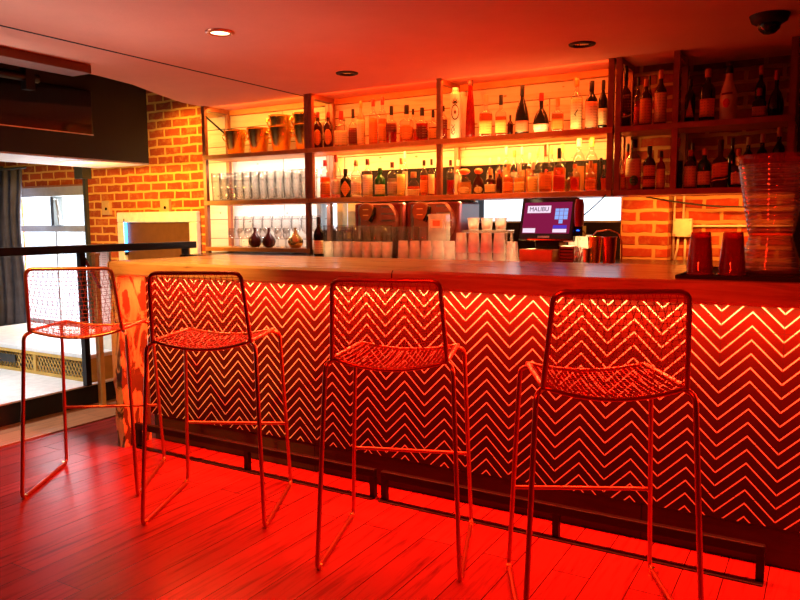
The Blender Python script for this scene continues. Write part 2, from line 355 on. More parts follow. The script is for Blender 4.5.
# back wall, in pieces around its openings
def wall(name, mat, boxes):
    m = MB()
    for a, b in boxes: m.box(a, b)
    return struct(m.build(name, mat))
W1, W2 = YW, YW + 0.22
wx0, wx1, wz1 = -7.62, -6.24, 1.625
wall('wall_back', 'brick_left', [((XL, W1, 0.14), (wx0, W2, ZH)), ((wx1, W1, 0.0), (-4.655, W2, ZH)), ((wx0, W1, wz1), (wx1, W2, ZH)), ((wx0, W1, 0.0), (wx1, W2, 0.16))])
wall('wall_back_planks', 'planks', [((-3.33, W1, 1.63), (-1.13, W2, ZH)), ((-4.655, W1, 1.76), (-3.33, W2, ZH))])
wall('wall_back_white', 'white_planks', [((-4.655, W1, 0), (-3.47, W2, 1.76)), ((-3.47, W1, 1.44), (-3.33, W2, 1.63)), ((-3.47, W1, 1.63), (-3.33, W2, 1.76)), ((-3.33, W1, 1.44), (-3.05, W2, 1.63))])
wall('wall_back_dark', 'dark_wall', [((-3.05, W1, 1.44), (-1.13, W2, 1.63)), ((-3.05, W1, 0), (-2.15, W2, 1.44)), ((-3.47, W1, 0), (-3.05, W2, 1.19)), ((-2.15, W1, 0), (-1.13, W2, 1.24))])
wall('wall_back_brick', 'brick_right', [((-0.85, 4.76, 0), (XR, 4.88, ZH)), ((-1.13, W1, ZC), (-0.85, W2, ZH))])
wall('wall_left', 'black_paint', [((XL - 0.1, YN, 0), (XL, YW + 0.25, ZH))])
wall('wall_right', 'black_paint', [((XR, YN, 0), (XR + 0.1, YW + 0.25, ZH))])
wall('wall_front', 'black_paint', [((XL, YN - 0.1, 0), (XR, YN, ZH))])
struct(MB().box((-1.13, YW, 0), (-0.85, 4.88, ZC)).build('wall_pier', 'brick_right'))
struct(MB().box((-4.655, YW - 0.035, ZC - 0.04), (-1.13, YW, ZC)).build('trim_5', 'frame'))
# left daylight window
wf = struct(MB().box((wx0, W1 + 0.02, 1.53), (wx1, W2, wz1)).box((wx0, W1 + 0.13, 0.16), (wx0 + 0.05, W1 + 0.17, 1.53)).box((wx1 - 0.04, W1 + 0.13, 0.16), (wx1, W1 + 0.17, 1.53))
            .box((wx0 + 0.05, W1 + 0.13, 1.17), (wx1 - 0.04, W1 + 0.17, 1.235)).box((wx0 + 0.05, W1 + 0.13, 0.16), (wx1 - 0.04, W1 + 0.17, 0.24)).build('window_1', 'window_frame', bevel=0.004))
struct(MB().box((-6.915, W1 + 0.07, 1.235), (-6.865, W1 + 0.175, 1.53)).build('mullion', 'dark_frame', wf))
struct(MB().box((-6.93, W1 + 0.12, 0.24), (-6.905, W1 + 0.17, 1.17)).build('mullion', 'window_frame', wf))
struct(MB().box((wx0 + 0.05, W1 + 0.148, 0.24), (wx1 - 0.04, W1 + 0.152, 1.53)).build('pane', 'pane', wf))
sash = MB()
for a, b in (((-6.85, 1.50), (-6.75, 1.245)), ((-6.835, 1.50), (-6.72, 1.245)), ((-6.85, 1.50), (-6.835, 1.50)), ((-6.81, 1.245), (-6.78, 1.34))):
    sash.tube([(a[0], W1 + 0.09, a[1]), (b[0], W1 + 0.05, b[1])], 0.008, 6)
struct(sash.build('sash_stay', 'window_frame', wf))
struct(MB().box((wx0 - 0.0, W1 - 0.012, wz1 - 0.005), (wx1, W1 + 0.05, wz1 + 0.012)).build('trim_6', 'threshold'))
struct(MB().box((wx1 - 0.01, W1 - 0.03, 0.14), (wx1 + 0.03, W1, 1.68)).build('trim_7', 'dark_frame'))
struct(MB().box((wx1 - 0.03, W1 - 0.10, 1.68), (wx1 + 0.09, W1, 1.86)).build('trim_8', 'dark_frame'))
struct(MB().box((wx0 - 0.03, W1 - 0.04, 1.63), (wx0 + 0.05, W1, 1.86)).build('trim_9', 'dark_frame'))
# slim windows behind the bar
for i, (x0, x1, z0, z1) in enumerate(((-3.47, -3.05, 1.19, 1.44), (-2.15, -1.13, 1.24, 1.44))):
    b = 0.012
    w = struct(MB().box((x0, W1 + 0.04, z0), (x1, W1 + 0.09, z0 + b)).box((x0, W1 + 0.04, z1 - b), (x1, W1 + 0.09, z1)).box((x0, W1 + 0.04, z0 + b), (x0 + b, W1 + 0.09, z1 - b)).box((x1 - b, W1 + 0.04, z0 + b), (x1, W1 + 0.09, z1 - b)).build('window_%d' % (i + 2), 'window_frame'))
    struct(MB().box((x0 + b, W1 + 0.062, z0 + b), (x1 - b, W1 + 0.066, z1 - b)).build('pane', 'pane', w))
struct(MB().box((-3.30, W1 + 0.03, 1.19), (-3.25, W1 + 0.10, 1.44)).box((-3.20, W1 + 0.03, 1.19), (-3.09, W1 + 0.10, 1.44)).build('trim_10', 'golden_wood'))

# hanging black soffit with window light painted on its underside, screen on its side
t = thing('ceiling_soffit', 'long black boxed soffit hanging from the dark ceiling above the platform', 'soffit', (-4.72, 0, 1.715))
MB().box((-0.62, -2.5, 0.012), (0, 4.08, ZH - 1.715)).build('casing', 'soffit', t)
MB().box((-0.62, -2.5, 0.0), (0, 4.08, 0.012)).build('underside', 'soffit_under', t)['label'] = 'underside paled as if lit by the window'
t = thing('wall_screen', 'flat dark screen with thin pale edge on the side of the black soffit', 'screen', (-4.70, 3.19, 1.89))
MB().box((-0.02, -0.36, 0), (0.015, 0.36, 0.32)).build('panel', 'dark', t, bevel=0.004)
MB().box((0.015, -0.36, 0), (0.022, 0.36, 0.007)).box((0.015, -0.36, 0.007), (0.022, -0.353, 0.12)).build('bezel', 'steel', t)
t = thing('ceiling_pipe', 'dark pipe with bracket slung under the upper ceiling at left', 'pipe', (-4.45, 3.0, 2.16))
MB().tube([(0, -3.5, 0), (0, -0.02, 0.02)], 0.03, 10).build('pipe', 'rail_black', t, True, auto=40)
MB().box((-0.03, -0.12, -0.06), (0.03, -0.06, 0.59)).build('bracket', 'black_paint', t)

# ------------------------------------------------------------------ bar
BX0, BX1 = -3.43, 1.75
t = thing('bar_worktop', 'thick polished wooden bar top with live edge along the zigzag tiled bar', 'bar top', (0, 0, 0.966))
random.seed(3)
top = MB(); n = 60; front = []
for i in range(n + 1):
    x = BX0 + (BX1 - BX0) * i / n; front.append((x, 2.645 + 0.006 * sin(x * 3.1) + 0.004 * sin(x * 9.7 + 1)))
rows = []
for (dy, z) in ((0.012, 0.0), (0.0, 0.012), (-0.002, 0.04), (0.0, 0.068), (0.010, 0.080)):
    rows.append([(x, y + dy, z) for x, y in front])
rows.append([(x, 3.55, 0.080) for x, y in front]); rows.append([(x, 3.55, 0.0) for x, y in front])
vs = [p for r_ in rows for p in r_]; k = n + 1; fs = []
for a in range(len(rows)):
    b = (a + 1) % len(rows)
    for i in range(n): fs.append((a * k + i, a * k + i + 1, b * k + i + 1, b * k + i))
fs += [tuple(a * k for a in range(len(rows))), tuple(reversed([a * k + n for a in range(len(rows))]))]
MB().add(vs, fs).build('slab', 'slab', t, True, auto=35)
t = thing('bar_counter', 'long bar front clad in dark tiles with pale zigzag lines', 'bar', (0, 0, 0))
MB().box((-3.355, 2.84, 0.155), (BX1, 2.880, 0.966)).build('tile_front', 'chevron', t)
MB().box((-3.355, 2.880, 0.0), (BX1, 3.40, 0.964)).build('carcass', 'black_paint', t)
MB().box((-3.355, 2.865, 0.0), (BX1, 2.880, 0.155)).build('kick_board', 'kick', t)
leg = MB(); vs = []; nz = 26
for i in range(nz + 1):
    z = 0.966 * i / nz; w = 0.010 * sin(z * 9) + 0.008 * sin(z * 23 + 1)
    vs += [(-3.43 + w * 0.6, 2.652 + abs(w) * 0.5, z), (-3.36 + w * 0.2, 2.648 + abs(w) * 0.8, z), (-3.356, 2.838, z), (-3.43, 2.838, z)]
fs = [(i * 4 + j, i * 4 + (j + 1) % 4, i * 4 + 4 + (j + 1) % 4, i * 4 + 4 + j) for i in range(nz) for j in range(4)] + [(3, 2, 1, 0), tuple(nz * 4 + j for j in range(4))]
leg.add(vs, fs)
o = leg.build('end_slab', 'live', t); o['label'] = 'upright live edge wood slab with dark bark marks'
# foot rails
for i, (x0, x1, mids, lab) in enumerate(((-3.33, -1.735, (-2.52,), 'left black steel foot rail frame on the floor before the bar'), (-1.70, -0.145, (-0.90,), 'right black steel foot rail frame on the floor before the bar'))):
    t = thing('foot_rail', lab, 'foot rail', (x0, 2.70, 0), 0, 'foot rails along the bar')
    L = x1 - x0
    MB().box((0, 0, 0.098), (L, 0.03, 0.135)).build('top_bar', 'rail_black', t, bevel=0.004)
    MB().box((0, -0.022, 0.0), (L, 0.004, 0.006)).build('floor_bar', 'rail_black', t, bevel=0.003)
    for xm in (0.0, *[m_ - x0 for m_ in mids], L - 0.026):
        MB().box((xm, 0.004, 0.0), (xm + 0.026, 0.03, 0.098)).build('leg', 'rail_black', t)

# ------------------------------------------------------------------ wire stools
def make_stool():
    t = thing('wire_bar_stool', '', 'bar stool', group='copper wire bar stools along the bar')
    r = 0.0085
    def corner(s, v):   # seat corners
        return Vector((s * (0.205 - 0.005 * v), -0.205 + 0.415 * v, 0.772 - 0.012 * v))
    def zs(u, v): return 0.772 - 0.012 * v - (0.036 - 0.012 * v) * (1 - u * u) - 0.012 * sin(pi * v) * (1 - u * u)
    for s in (-1, 1):
        pts = fillet([(s * 0.195, -0.175, 0.768), (s * 0.226, -0.215, 0.752), (s * 0.257, -0.260, r), (s * 0.252, 0.255, r), (s * 0.224, 0.215, 0.742), (s * 0.190, 0.180, 0.757)], 0.03, 5)
        lg = MB().tube(pts, r, 10).build('sled_leg', 'copper', t, True, auto=60)
        for y in (-0.235, 0.232):
            MB().lathe([(0.0, 0.0), (0.012, 0.0), (0.012, 0.008), (0.010, 0.019), (0.0, 0.019)], 12, c=(s * 0.2545, y, 0)).build('foot_glide', 'gold', lg, True, auto=40)
    MB().tube([(-0.238, 0.2415, 0.305), (0.238, 0.2415, 0.305)], 0.0075, 10).build('footrest', 'copper', t, True, auto=60)
    # seat rim: closed loop
    rim = []
    for i in range(13): u = -1 + 2 * i / 12; rim.append((0.205 * u, -0.205, zs(u, 0)))
    for i in range(1, 8): v = i / 8; rim.append((0.205 - 0.005 * v, -0.205 + 0.415 * v, zs(1, v)))
    for i in range(13): u = 1 - 2 * i / 12; rim.append((0.200 * u, 0.21, zs(u, 1) + 0.0))
    for i in range(1, 8): v = 1 - i / 8; rim.append((-0.205 + 0.005 * v, -0.205 + 0.415 * v, zs(-1, v)))
    MB().tube(rim, 0.0075, 8, True).build('seat_rim', 'copper', t, True)
    m = MB(); nu, nv = 24, 18
    for i in range(1, nu):
        u = -1 + 2 * i / nu
        m.tube([(u * (0.205 - 0.005 * v), -0.205 + 0.415 * v, zs(u, v)) for v in [k / 8 for k in range(9)]], 0.0013, 4)
    for j in range(1, nv):
        v = j / nv
        m.tube([(u * (0.205 - 0.005 * v), -0.205 + 0.415 * v, zs(u, v)) for u in [-1 + k / 6 for k in range(13)]], 0.0013, 4)
    o = m.build('seat_mesh', 'copper_wire', t); o['label'] = 'woven wire seat net'
    # back hoop
    def bp(s, h):   # point on side of hoop, h 0..1
        return Vector((s * (0.205 - 0.019 * h), -0.205 - 0.05 * h, 0.772 + 0.281 * h))
    hoop = fillet([bp(-1, 0), bp(-1, 1), bp(1, 1), bp(1, 0)], 0.035, 6)
    MB().tube(hoop, 0.0085, 10).build('back_frame', 'copper', t, True, auto=60)
    def bq(u, h): return Vector((u * (0.203 - 0.019 * h), -0.205 - 0.05 * h - 0.030 * (1 - u * u) * (0.3 + 0.7 * sin(pi * min(1, h * 0.9))) * 0.7, (0.772 - 0.036 * (1 - u * u) * (1 - h)) + 0.281 * h))
    m = MB(); nh = 17
    for j in range(1, nh):
        h = j / nh
        m.tube([bq(-1 + k / 7, h) for k in range(15)], 0.0010, 4)
    nd = 17
    for d in (-1, 1):
        for i in range(-4, nd + 5):
            pts = []
            for k in range(9):
                h = k / 8; u = -1 + 2 * i / nd + d * 0.42 * (h - 0.5)
                if -1 <= u <= 1: pts.append(bq(u, h))
            if len(pts) > 1: m.tube(pts, 0.0010, 4)
    o = m.build('back_mesh', 'copper_wire', t); o['label'] = 'diamond wire back net'
    return t
st = make_stool(); trs = tree_of(st)
for i, (x, y, a, lab) in enumerate(((-1.383, 2.340, 20.0, 'copper wire bar stool standing third from the left before the bar'),
        (-3.052, 2.252, 34.5, 'copper wire bar stool at the end of the bar, nearest the railing'),
        (-2.288, 2.312, 26.5, 'copper wire bar stool second from the left, before the zigzag tiles'),
        (-0.613, 2.278, 27.5, 'copper wire bar stool on the right, nearest the viewer, its feet cut off'))):
    if i == 0: st.location = (x, y, 0); st.rotation_euler = (0, 0, R(a)); st['label'] = lab
    else: dup(st, (x, y, 0), R(a), lab, trs)

# ------------------------------------------------------------------ back counter and shelf frames
t = thing('back_counter', 'dark back counter under the bottle shelves behind the bar', 'counter', (0, 0, 0))
MB().poly([(-4.25, 3.93), (0.4, 3.93), (0.4, 4.60), (-4.36, 4.60), (-4.36, 4.25), (-4.25, 4.25)], 0.985, 1.015).build('worktop', 'counter', t, bevel=0.004)
for x0, x1 in ((-4.34, -2.81), (-2.80, -1.27), (-1.26, 0.38)):
    pass
MB().box((-4.24, 3.97, 0.0), (0.38, 4.22, 0.985)).build('cabinet_body', 'black_paint', t)

def frame(name, label, x0, x1, xm, zb, zt, shelves, posts_all=True, bottom=False, mat='frame'):
    t = thing(name, label, 'shelf unit', (x0, 4.30, zb), 0, 'shelf units behind the bar')
    p = 0.032
    xs = [0, x1 - x0 - p] + [m_ - x0 for m_ in xm]
    for x in xs:
        for y in (0.0, 0.262):
            MB().box((x, y, 0), (x + p, y + p, zt - zb)).build('post', 'frame_metal', t)
    for s in shelves:
        MB().box((0.0 if False else p * 0, -0.004, s - 0.032 - zb), (x1 - x0, 0.296, s - zb)).build('shelf_board', mat, t, bevel=0.002)
    for x in xs:
        MB().box((x + 0.002, p, zt - zb - p), (x + p - 0.002, 0.262, zt - zb)).build('top_rail', 'frame_metal', t)
    return t
ZU, ZL = 1.785, 1.425
frame('shelf_unit', 'left shelf unit with glassware and gold buckets', -4.352, -3.300, (), 1.015, 2.17, (ZU, ZL, 1.06))
frame('shelf_unit', 'wide middle shelf unit holding two rows of lit bottles', -3.296, -1.112, (-2.252,), 1.393, 2.17, (ZU, ZL))
frame('shelf_unit', 'right shelf unit before the red brick with dark bottles', -1.100, -0.19, (-0.79,), 1.393, 2.17, (ZU, ZL), mat='frame_metal')
# diagonal brace and post at far right
struct(MB().box((-0.165, 4.05, 0), (-0.05, 4.20, ZC)).build('trim_11', 'black_paint'))
tag(MB().tube([(-4.33, 4.31, 2.10), (-4.20, 4.58, 1.86)], 0.008, 6).build('diagonal_brace', 'rail_black'), 'thin black diagonal brace in the top corner of the left shelf unit', 'brace')

# ------------------------------------------------------------------ bottles
PROF = {
 'spirit': [(0, 0), (.93, 0), (1, .02), (1, .58), (.94, .63), (.72, .69), (.42, .735), (.34, .77), (.33, .90), (.36, .905), (.36, .92)],
 'square': [(0, 0), (.96, 0), (1, .02), (1, .52), (.93, .57), (.55, .62), (.32, .65), (.30, .80), (.34, .805), (.34, .83)],
 'wine': [(0, 0), (.94, 0), (1, .02), (1, .56), (.93, .62), (.62, .69), (.40, .74), (.34, .78), (.32, .92), (.36, .925), (.36, .94)],
 'burg': [(0, 0), (.94, 0), (1, .02), (1, .30), (.94, .40), (.74, .53), (.48, .65), (.32, .72), (.26, .80), (.25, .92), (.30, .925), (.30, .94)],
 'tall': [(0, 0), (.92, 0), (1, .02), (.99, .25), (.90, .45), (.70, .65), (.52, .78), (.44, .90), (.48, .905), (.48, .93)],
 'cognac': [(0, 0), (.72, 0), (.86, .03), (1, .15), (.98, .28), (.82, .42), (.55, .54), (.32, .60), (.26, .64), (.25, .84), (.29, .845), (.29, .87)],
 'round': [(0, 0), (.70, 0), (.86, .03), (1, .20), (1, .36), (.84, .52), (.52, .63), (.36, .68), (.33, .76), (.37, .765), (.37, .80)],
 'milk': [(0, 0), (.93, 0), (1, .02), (1, .42), (.96, .50), (.78, .60), (.52, .72), (.42, .80), (.40, .90)],
 'tin': [(0, 0), (.96, 0), (1, .02), (1, .86), (.92, .90), (.60, .92), (.50, .94)],
}
CAP0 = dict(spirit=.84, square=.76, wine=.80, burg=.78, tall=.90, cognac=.80, round=.76, milk=.86, tin=.92)
def radius_at(prof, z):
    for (r0, z0), (r1, z1) in zip(prof, prof[1:]):
        if z0 <= z <= z1 and z1 > z0: return r0 + (r1 - r0) * (z - z0) / (z1 - z0)
    return prof[-1][0]
def bottle(x, y, zb, h, r, kind, gl, liq, cap, lab, desc, grp):
    face = math.atan2(x, -y)  # rotate so the label turns towards the room
    face = math.atan2(-(0 - x), (y - 0)) * -1
    prof = PROF[kind]; sy = 0.62 if kind in ('square', 'round') and r > 0.034 else 1.0; pw = 0.5 if kind == 'square' else 1.0
    t = thing('bottle', desc, 'bottle', (x, y, zb), -math.atan2(x, y) * -1 * -1 if False else math.atan2(-x, y) * 0.8, grp)
    P = [(a * r, z * h) for a, z in prof]
    cz = CAP0[kind]
    bm = gl if gl in M else 'clear'
    MB().lathe(P, 28, 1, sy, pw).build('body', bm, t, True, auto=50)
    if liq:
        fill = random.uniform(0.40, 0.56) if kind != 'spirit' else random.uniform(0.42, 0.62)
        Q = [(a * r * 0.93, max(z * h, 0.006)) for a, z in prof if z < fill] + [(radius_at(prof, fill) * r * 0.93, fill * h), (0, fill * h)]
        MB().lathe(Q, 24, 1, sy, pw).build('liquor', 'liq_' + liq, t, True, auto=50)
    cr = radius_at(prof, min(cz + 0.02, prof[-1][1])) * r * 1.18
    if cap == 'orange' and kind == 'round':
        MB().lathe([(0, cz * h)] + [(cr * 1.7 * sin(pi * k / 8), cz * h + (h - cz * h) * (1 - cos(pi * k / 8)) / 2) for k in range(1, 8)] + [(0, h)], 16).build('stopper', 'cap_' + cap, t, True)
    else:
        MB().lathe([(0, cz * h), (cr, cz * h), (cr * 1.04, cz * h + 0.002), (cr * 1.0, h - 0.004), (cr * 0.9, h), (0, h)], 18).build('cap', 'cap_' + cap, t, True, auto=40)
    def patch(fn, name, mat, off=1.02, lbl=None):
        """a patch on the bottle's surface; fn lists (angle, z) grid rows"""
        vs = []; rowsg = fn; k = len(rowsg[0])
        for row_ in rowsg:
            for a, z in row_:
                rr = radius_at(prof, z) * r * off; xx, yy = sin(a), -cos(a)
                if pw != 1: xx = math.copysign(abs(xx) ** pw, xx); yy = math.copysign(abs(yy) ** pw, yy)
                vs.append((rr * xx, rr * yy * (sy if sy == 1 else sy * 1.01), z * h))
        fs_ = [(i * k + j, i * k + j + 1, (i + 1) * k + j + 1, (i + 1) * k + j) for i in range(len(rowsg) - 1) for j in range(k - 1)]
        o = MB().add(vs, fs_).build(name, mat, t, True)
        s = o.modifiers.new('thick', 'SOLIDIFY'); s.thickness = 0.0006; s.offset = 1
        if lbl: o['label'] = lbl
        return o
    def rect(a0, a1, z0, z1, sl=0.0): return [[(a0 + (a1 - a0) * j / 12, z0 + (z1 - z0) * i / 4 + sl * (j / 12 - 0.5)) for j in range(13)] for i in range(5)]
    def disc(a, z, ra, rz, n=24): return [[(a + ra * q * cos(2 * pi * j / n), z + rz * q * sin(2 * pi * j / n)) for j in range(n + 1)] for q in (0.001, 0.2, 0.4, 0.6, 0.8, 1.0)]
    if lab:
        stl, lc = lab.split(':'); mt = 'lab_' + lc
        top = [z for a, z in prof if a >= 0.93][-1]
        if stl == 'rect': patch(rect(-1.15, 1.15, top * 0.14, top * 0.68), 'label', mt)
        elif stl == 'wide': patch(rect(-1.25, 1.25, top * 0.10, top * 0.80), 'label', mt)
        elif stl == 'tall': patch(rect(-1.15, 1.15, top * 0.08, top * 0.92), 'label', mt)
        elif stl == 'band': patch(rect(-1.4, 1.4, top * 0.55, top * 0.95), 'label', mt)
        elif stl == 'oval': patch(disc(0, top * 0.48, 0.85, top * 0.34), 'label', mt)
        elif stl == 'diamond': patch([[(q * 1.1 * (abs((j / 6) % 4 - 2) - 1), top * 0.5 + q * top * 0.44 * (abs((j / 6 + 3) % 4 - 2) - 1)) for j in range(25)] for q in (0.001, 0.2, 0.4, 0.6, 0.8, 1)], 'label', mt)
        elif stl == 'slant': patch(rect(-1.2, 1.2, top * 0.40, top * 0.92, 0.07), 'label', mt); patch(rect(-1.2, 1.2, top * 0.28, top * 0.32, 0.07), 'stripe', 'lab_cream', 1.02)
        elif stl == 'tri': patch([[(-0.8 * (1 - i / 4) + 1.6 * (1 - i / 4) * j / 8, top * 0.2 + top * 0.62 * i / 4) for j in range(9)] for i in range(5)], 'label', mt)
        elif stl == 'can': patch(rect(-1.4, 1.4, top * 0.08, top * 0.85), 'label', mt)
        elif stl == 'band2': patch(rect(-1.2, 1.2, top * 0.10, top * 0.88), 'label', mt); patch(rect(-1.22, 1.22, top * 0.38, top * 0.50), 'band', 'lab_oxblood', 1.035)
        elif stl == 'seal': patch(rect(-1.3, 1.3, top * 0.42, top * 0.98), 'label', mt); patch(disc(0.15, top * 0.30, 0.55, top * 0.16), 'seal', 'lab_green', 1.035, 'round green seal')
        elif stl == 'bird':
            patch(rect(-1.1, 1.1, top * 0.05, top * 0.96), 'label', 'lab_cream')
            patch([[(-0.25 + 0.5 * j / 4, top * (0.52 + 0.05 * i) + top * 0.14 * (j / 4 - 0.5)) for j in range(5)] for i in range(2)], 'bird_mark', 'lab_black', 1.04, 'small black bird mark')
            patch([[(-0.25 + 0.25 * j / 4, top * (0.48 - 0.06 * i * (j / 4))) for j in range(5)] for i in range(2)], 'bird_mark', 'lab_black', 1.04)
        elif stl == 'heart':
            patch(disc(-0.2, top * 0.62, 0.40, top * 0.17), 'emblem', 'lab_red', 1.015, 'small red emblem')
            patch(rect(-0.9, 0.5, top * 0.93, top * 1.0, 0.012), 'lettering_band', 'lab_oxblood', 1.015)
        elif stl == 'pine':
            # outline of a fruit with a leafy crown, drawn as thin raised strokes
            ring = lambda r0, r1, za, ra, rz: [[(ra * q * cos(2 * pi * j / 24), za + rz * q * sin(2 * pi * j / 24)) for j in range(25)] for q in (r0, r1)]
            patch(ring(0.84, 1, 0.52, 0.75, 0.15), 'fruit_outline', 'lab_black', 1.02, 'black pineapple outline')
            patch(disc(0, 0.52, 0.20, 0.04), 'fruit_eye', 'lab_oxblood', 1.02)
            for a_, dz in ((-0.6, 0.06), (-0.35, 0.11), (0, 0.14), (0.35, 0.11), (0.6, 0.06)):
                patch([[(a_ * 0.3 - 0.14, 0.68), (a_ * 0.3 + 0.14, 0.68)], [(a_ * 0.8 - 0.08, 0.68 + dz * 0.6), (a_ * 0.8 + 0.08, 0.68 + dz * 0.6)], [(a_ * 1.1 - 0.01, 0.68 + dz), (a_ * 1.1 + 0.01, 0.68 + dz)]], 'leaf', 'lab_black', 1.02)
            for k_ in range(4):
                patch([[(-0.8 + 0.1 * j, 0.10 + 0.05 * k_ + 0.02 * sin(j + k_ * 2)) for j in range(9)], [(-0.8 + 0.1 * j, 0.118 + 0.05 * k_ + 0.02 * sin(j + k_ * 2)) for j in range(9)]], 'leaf', 'lab_black', 1.02)
    return t
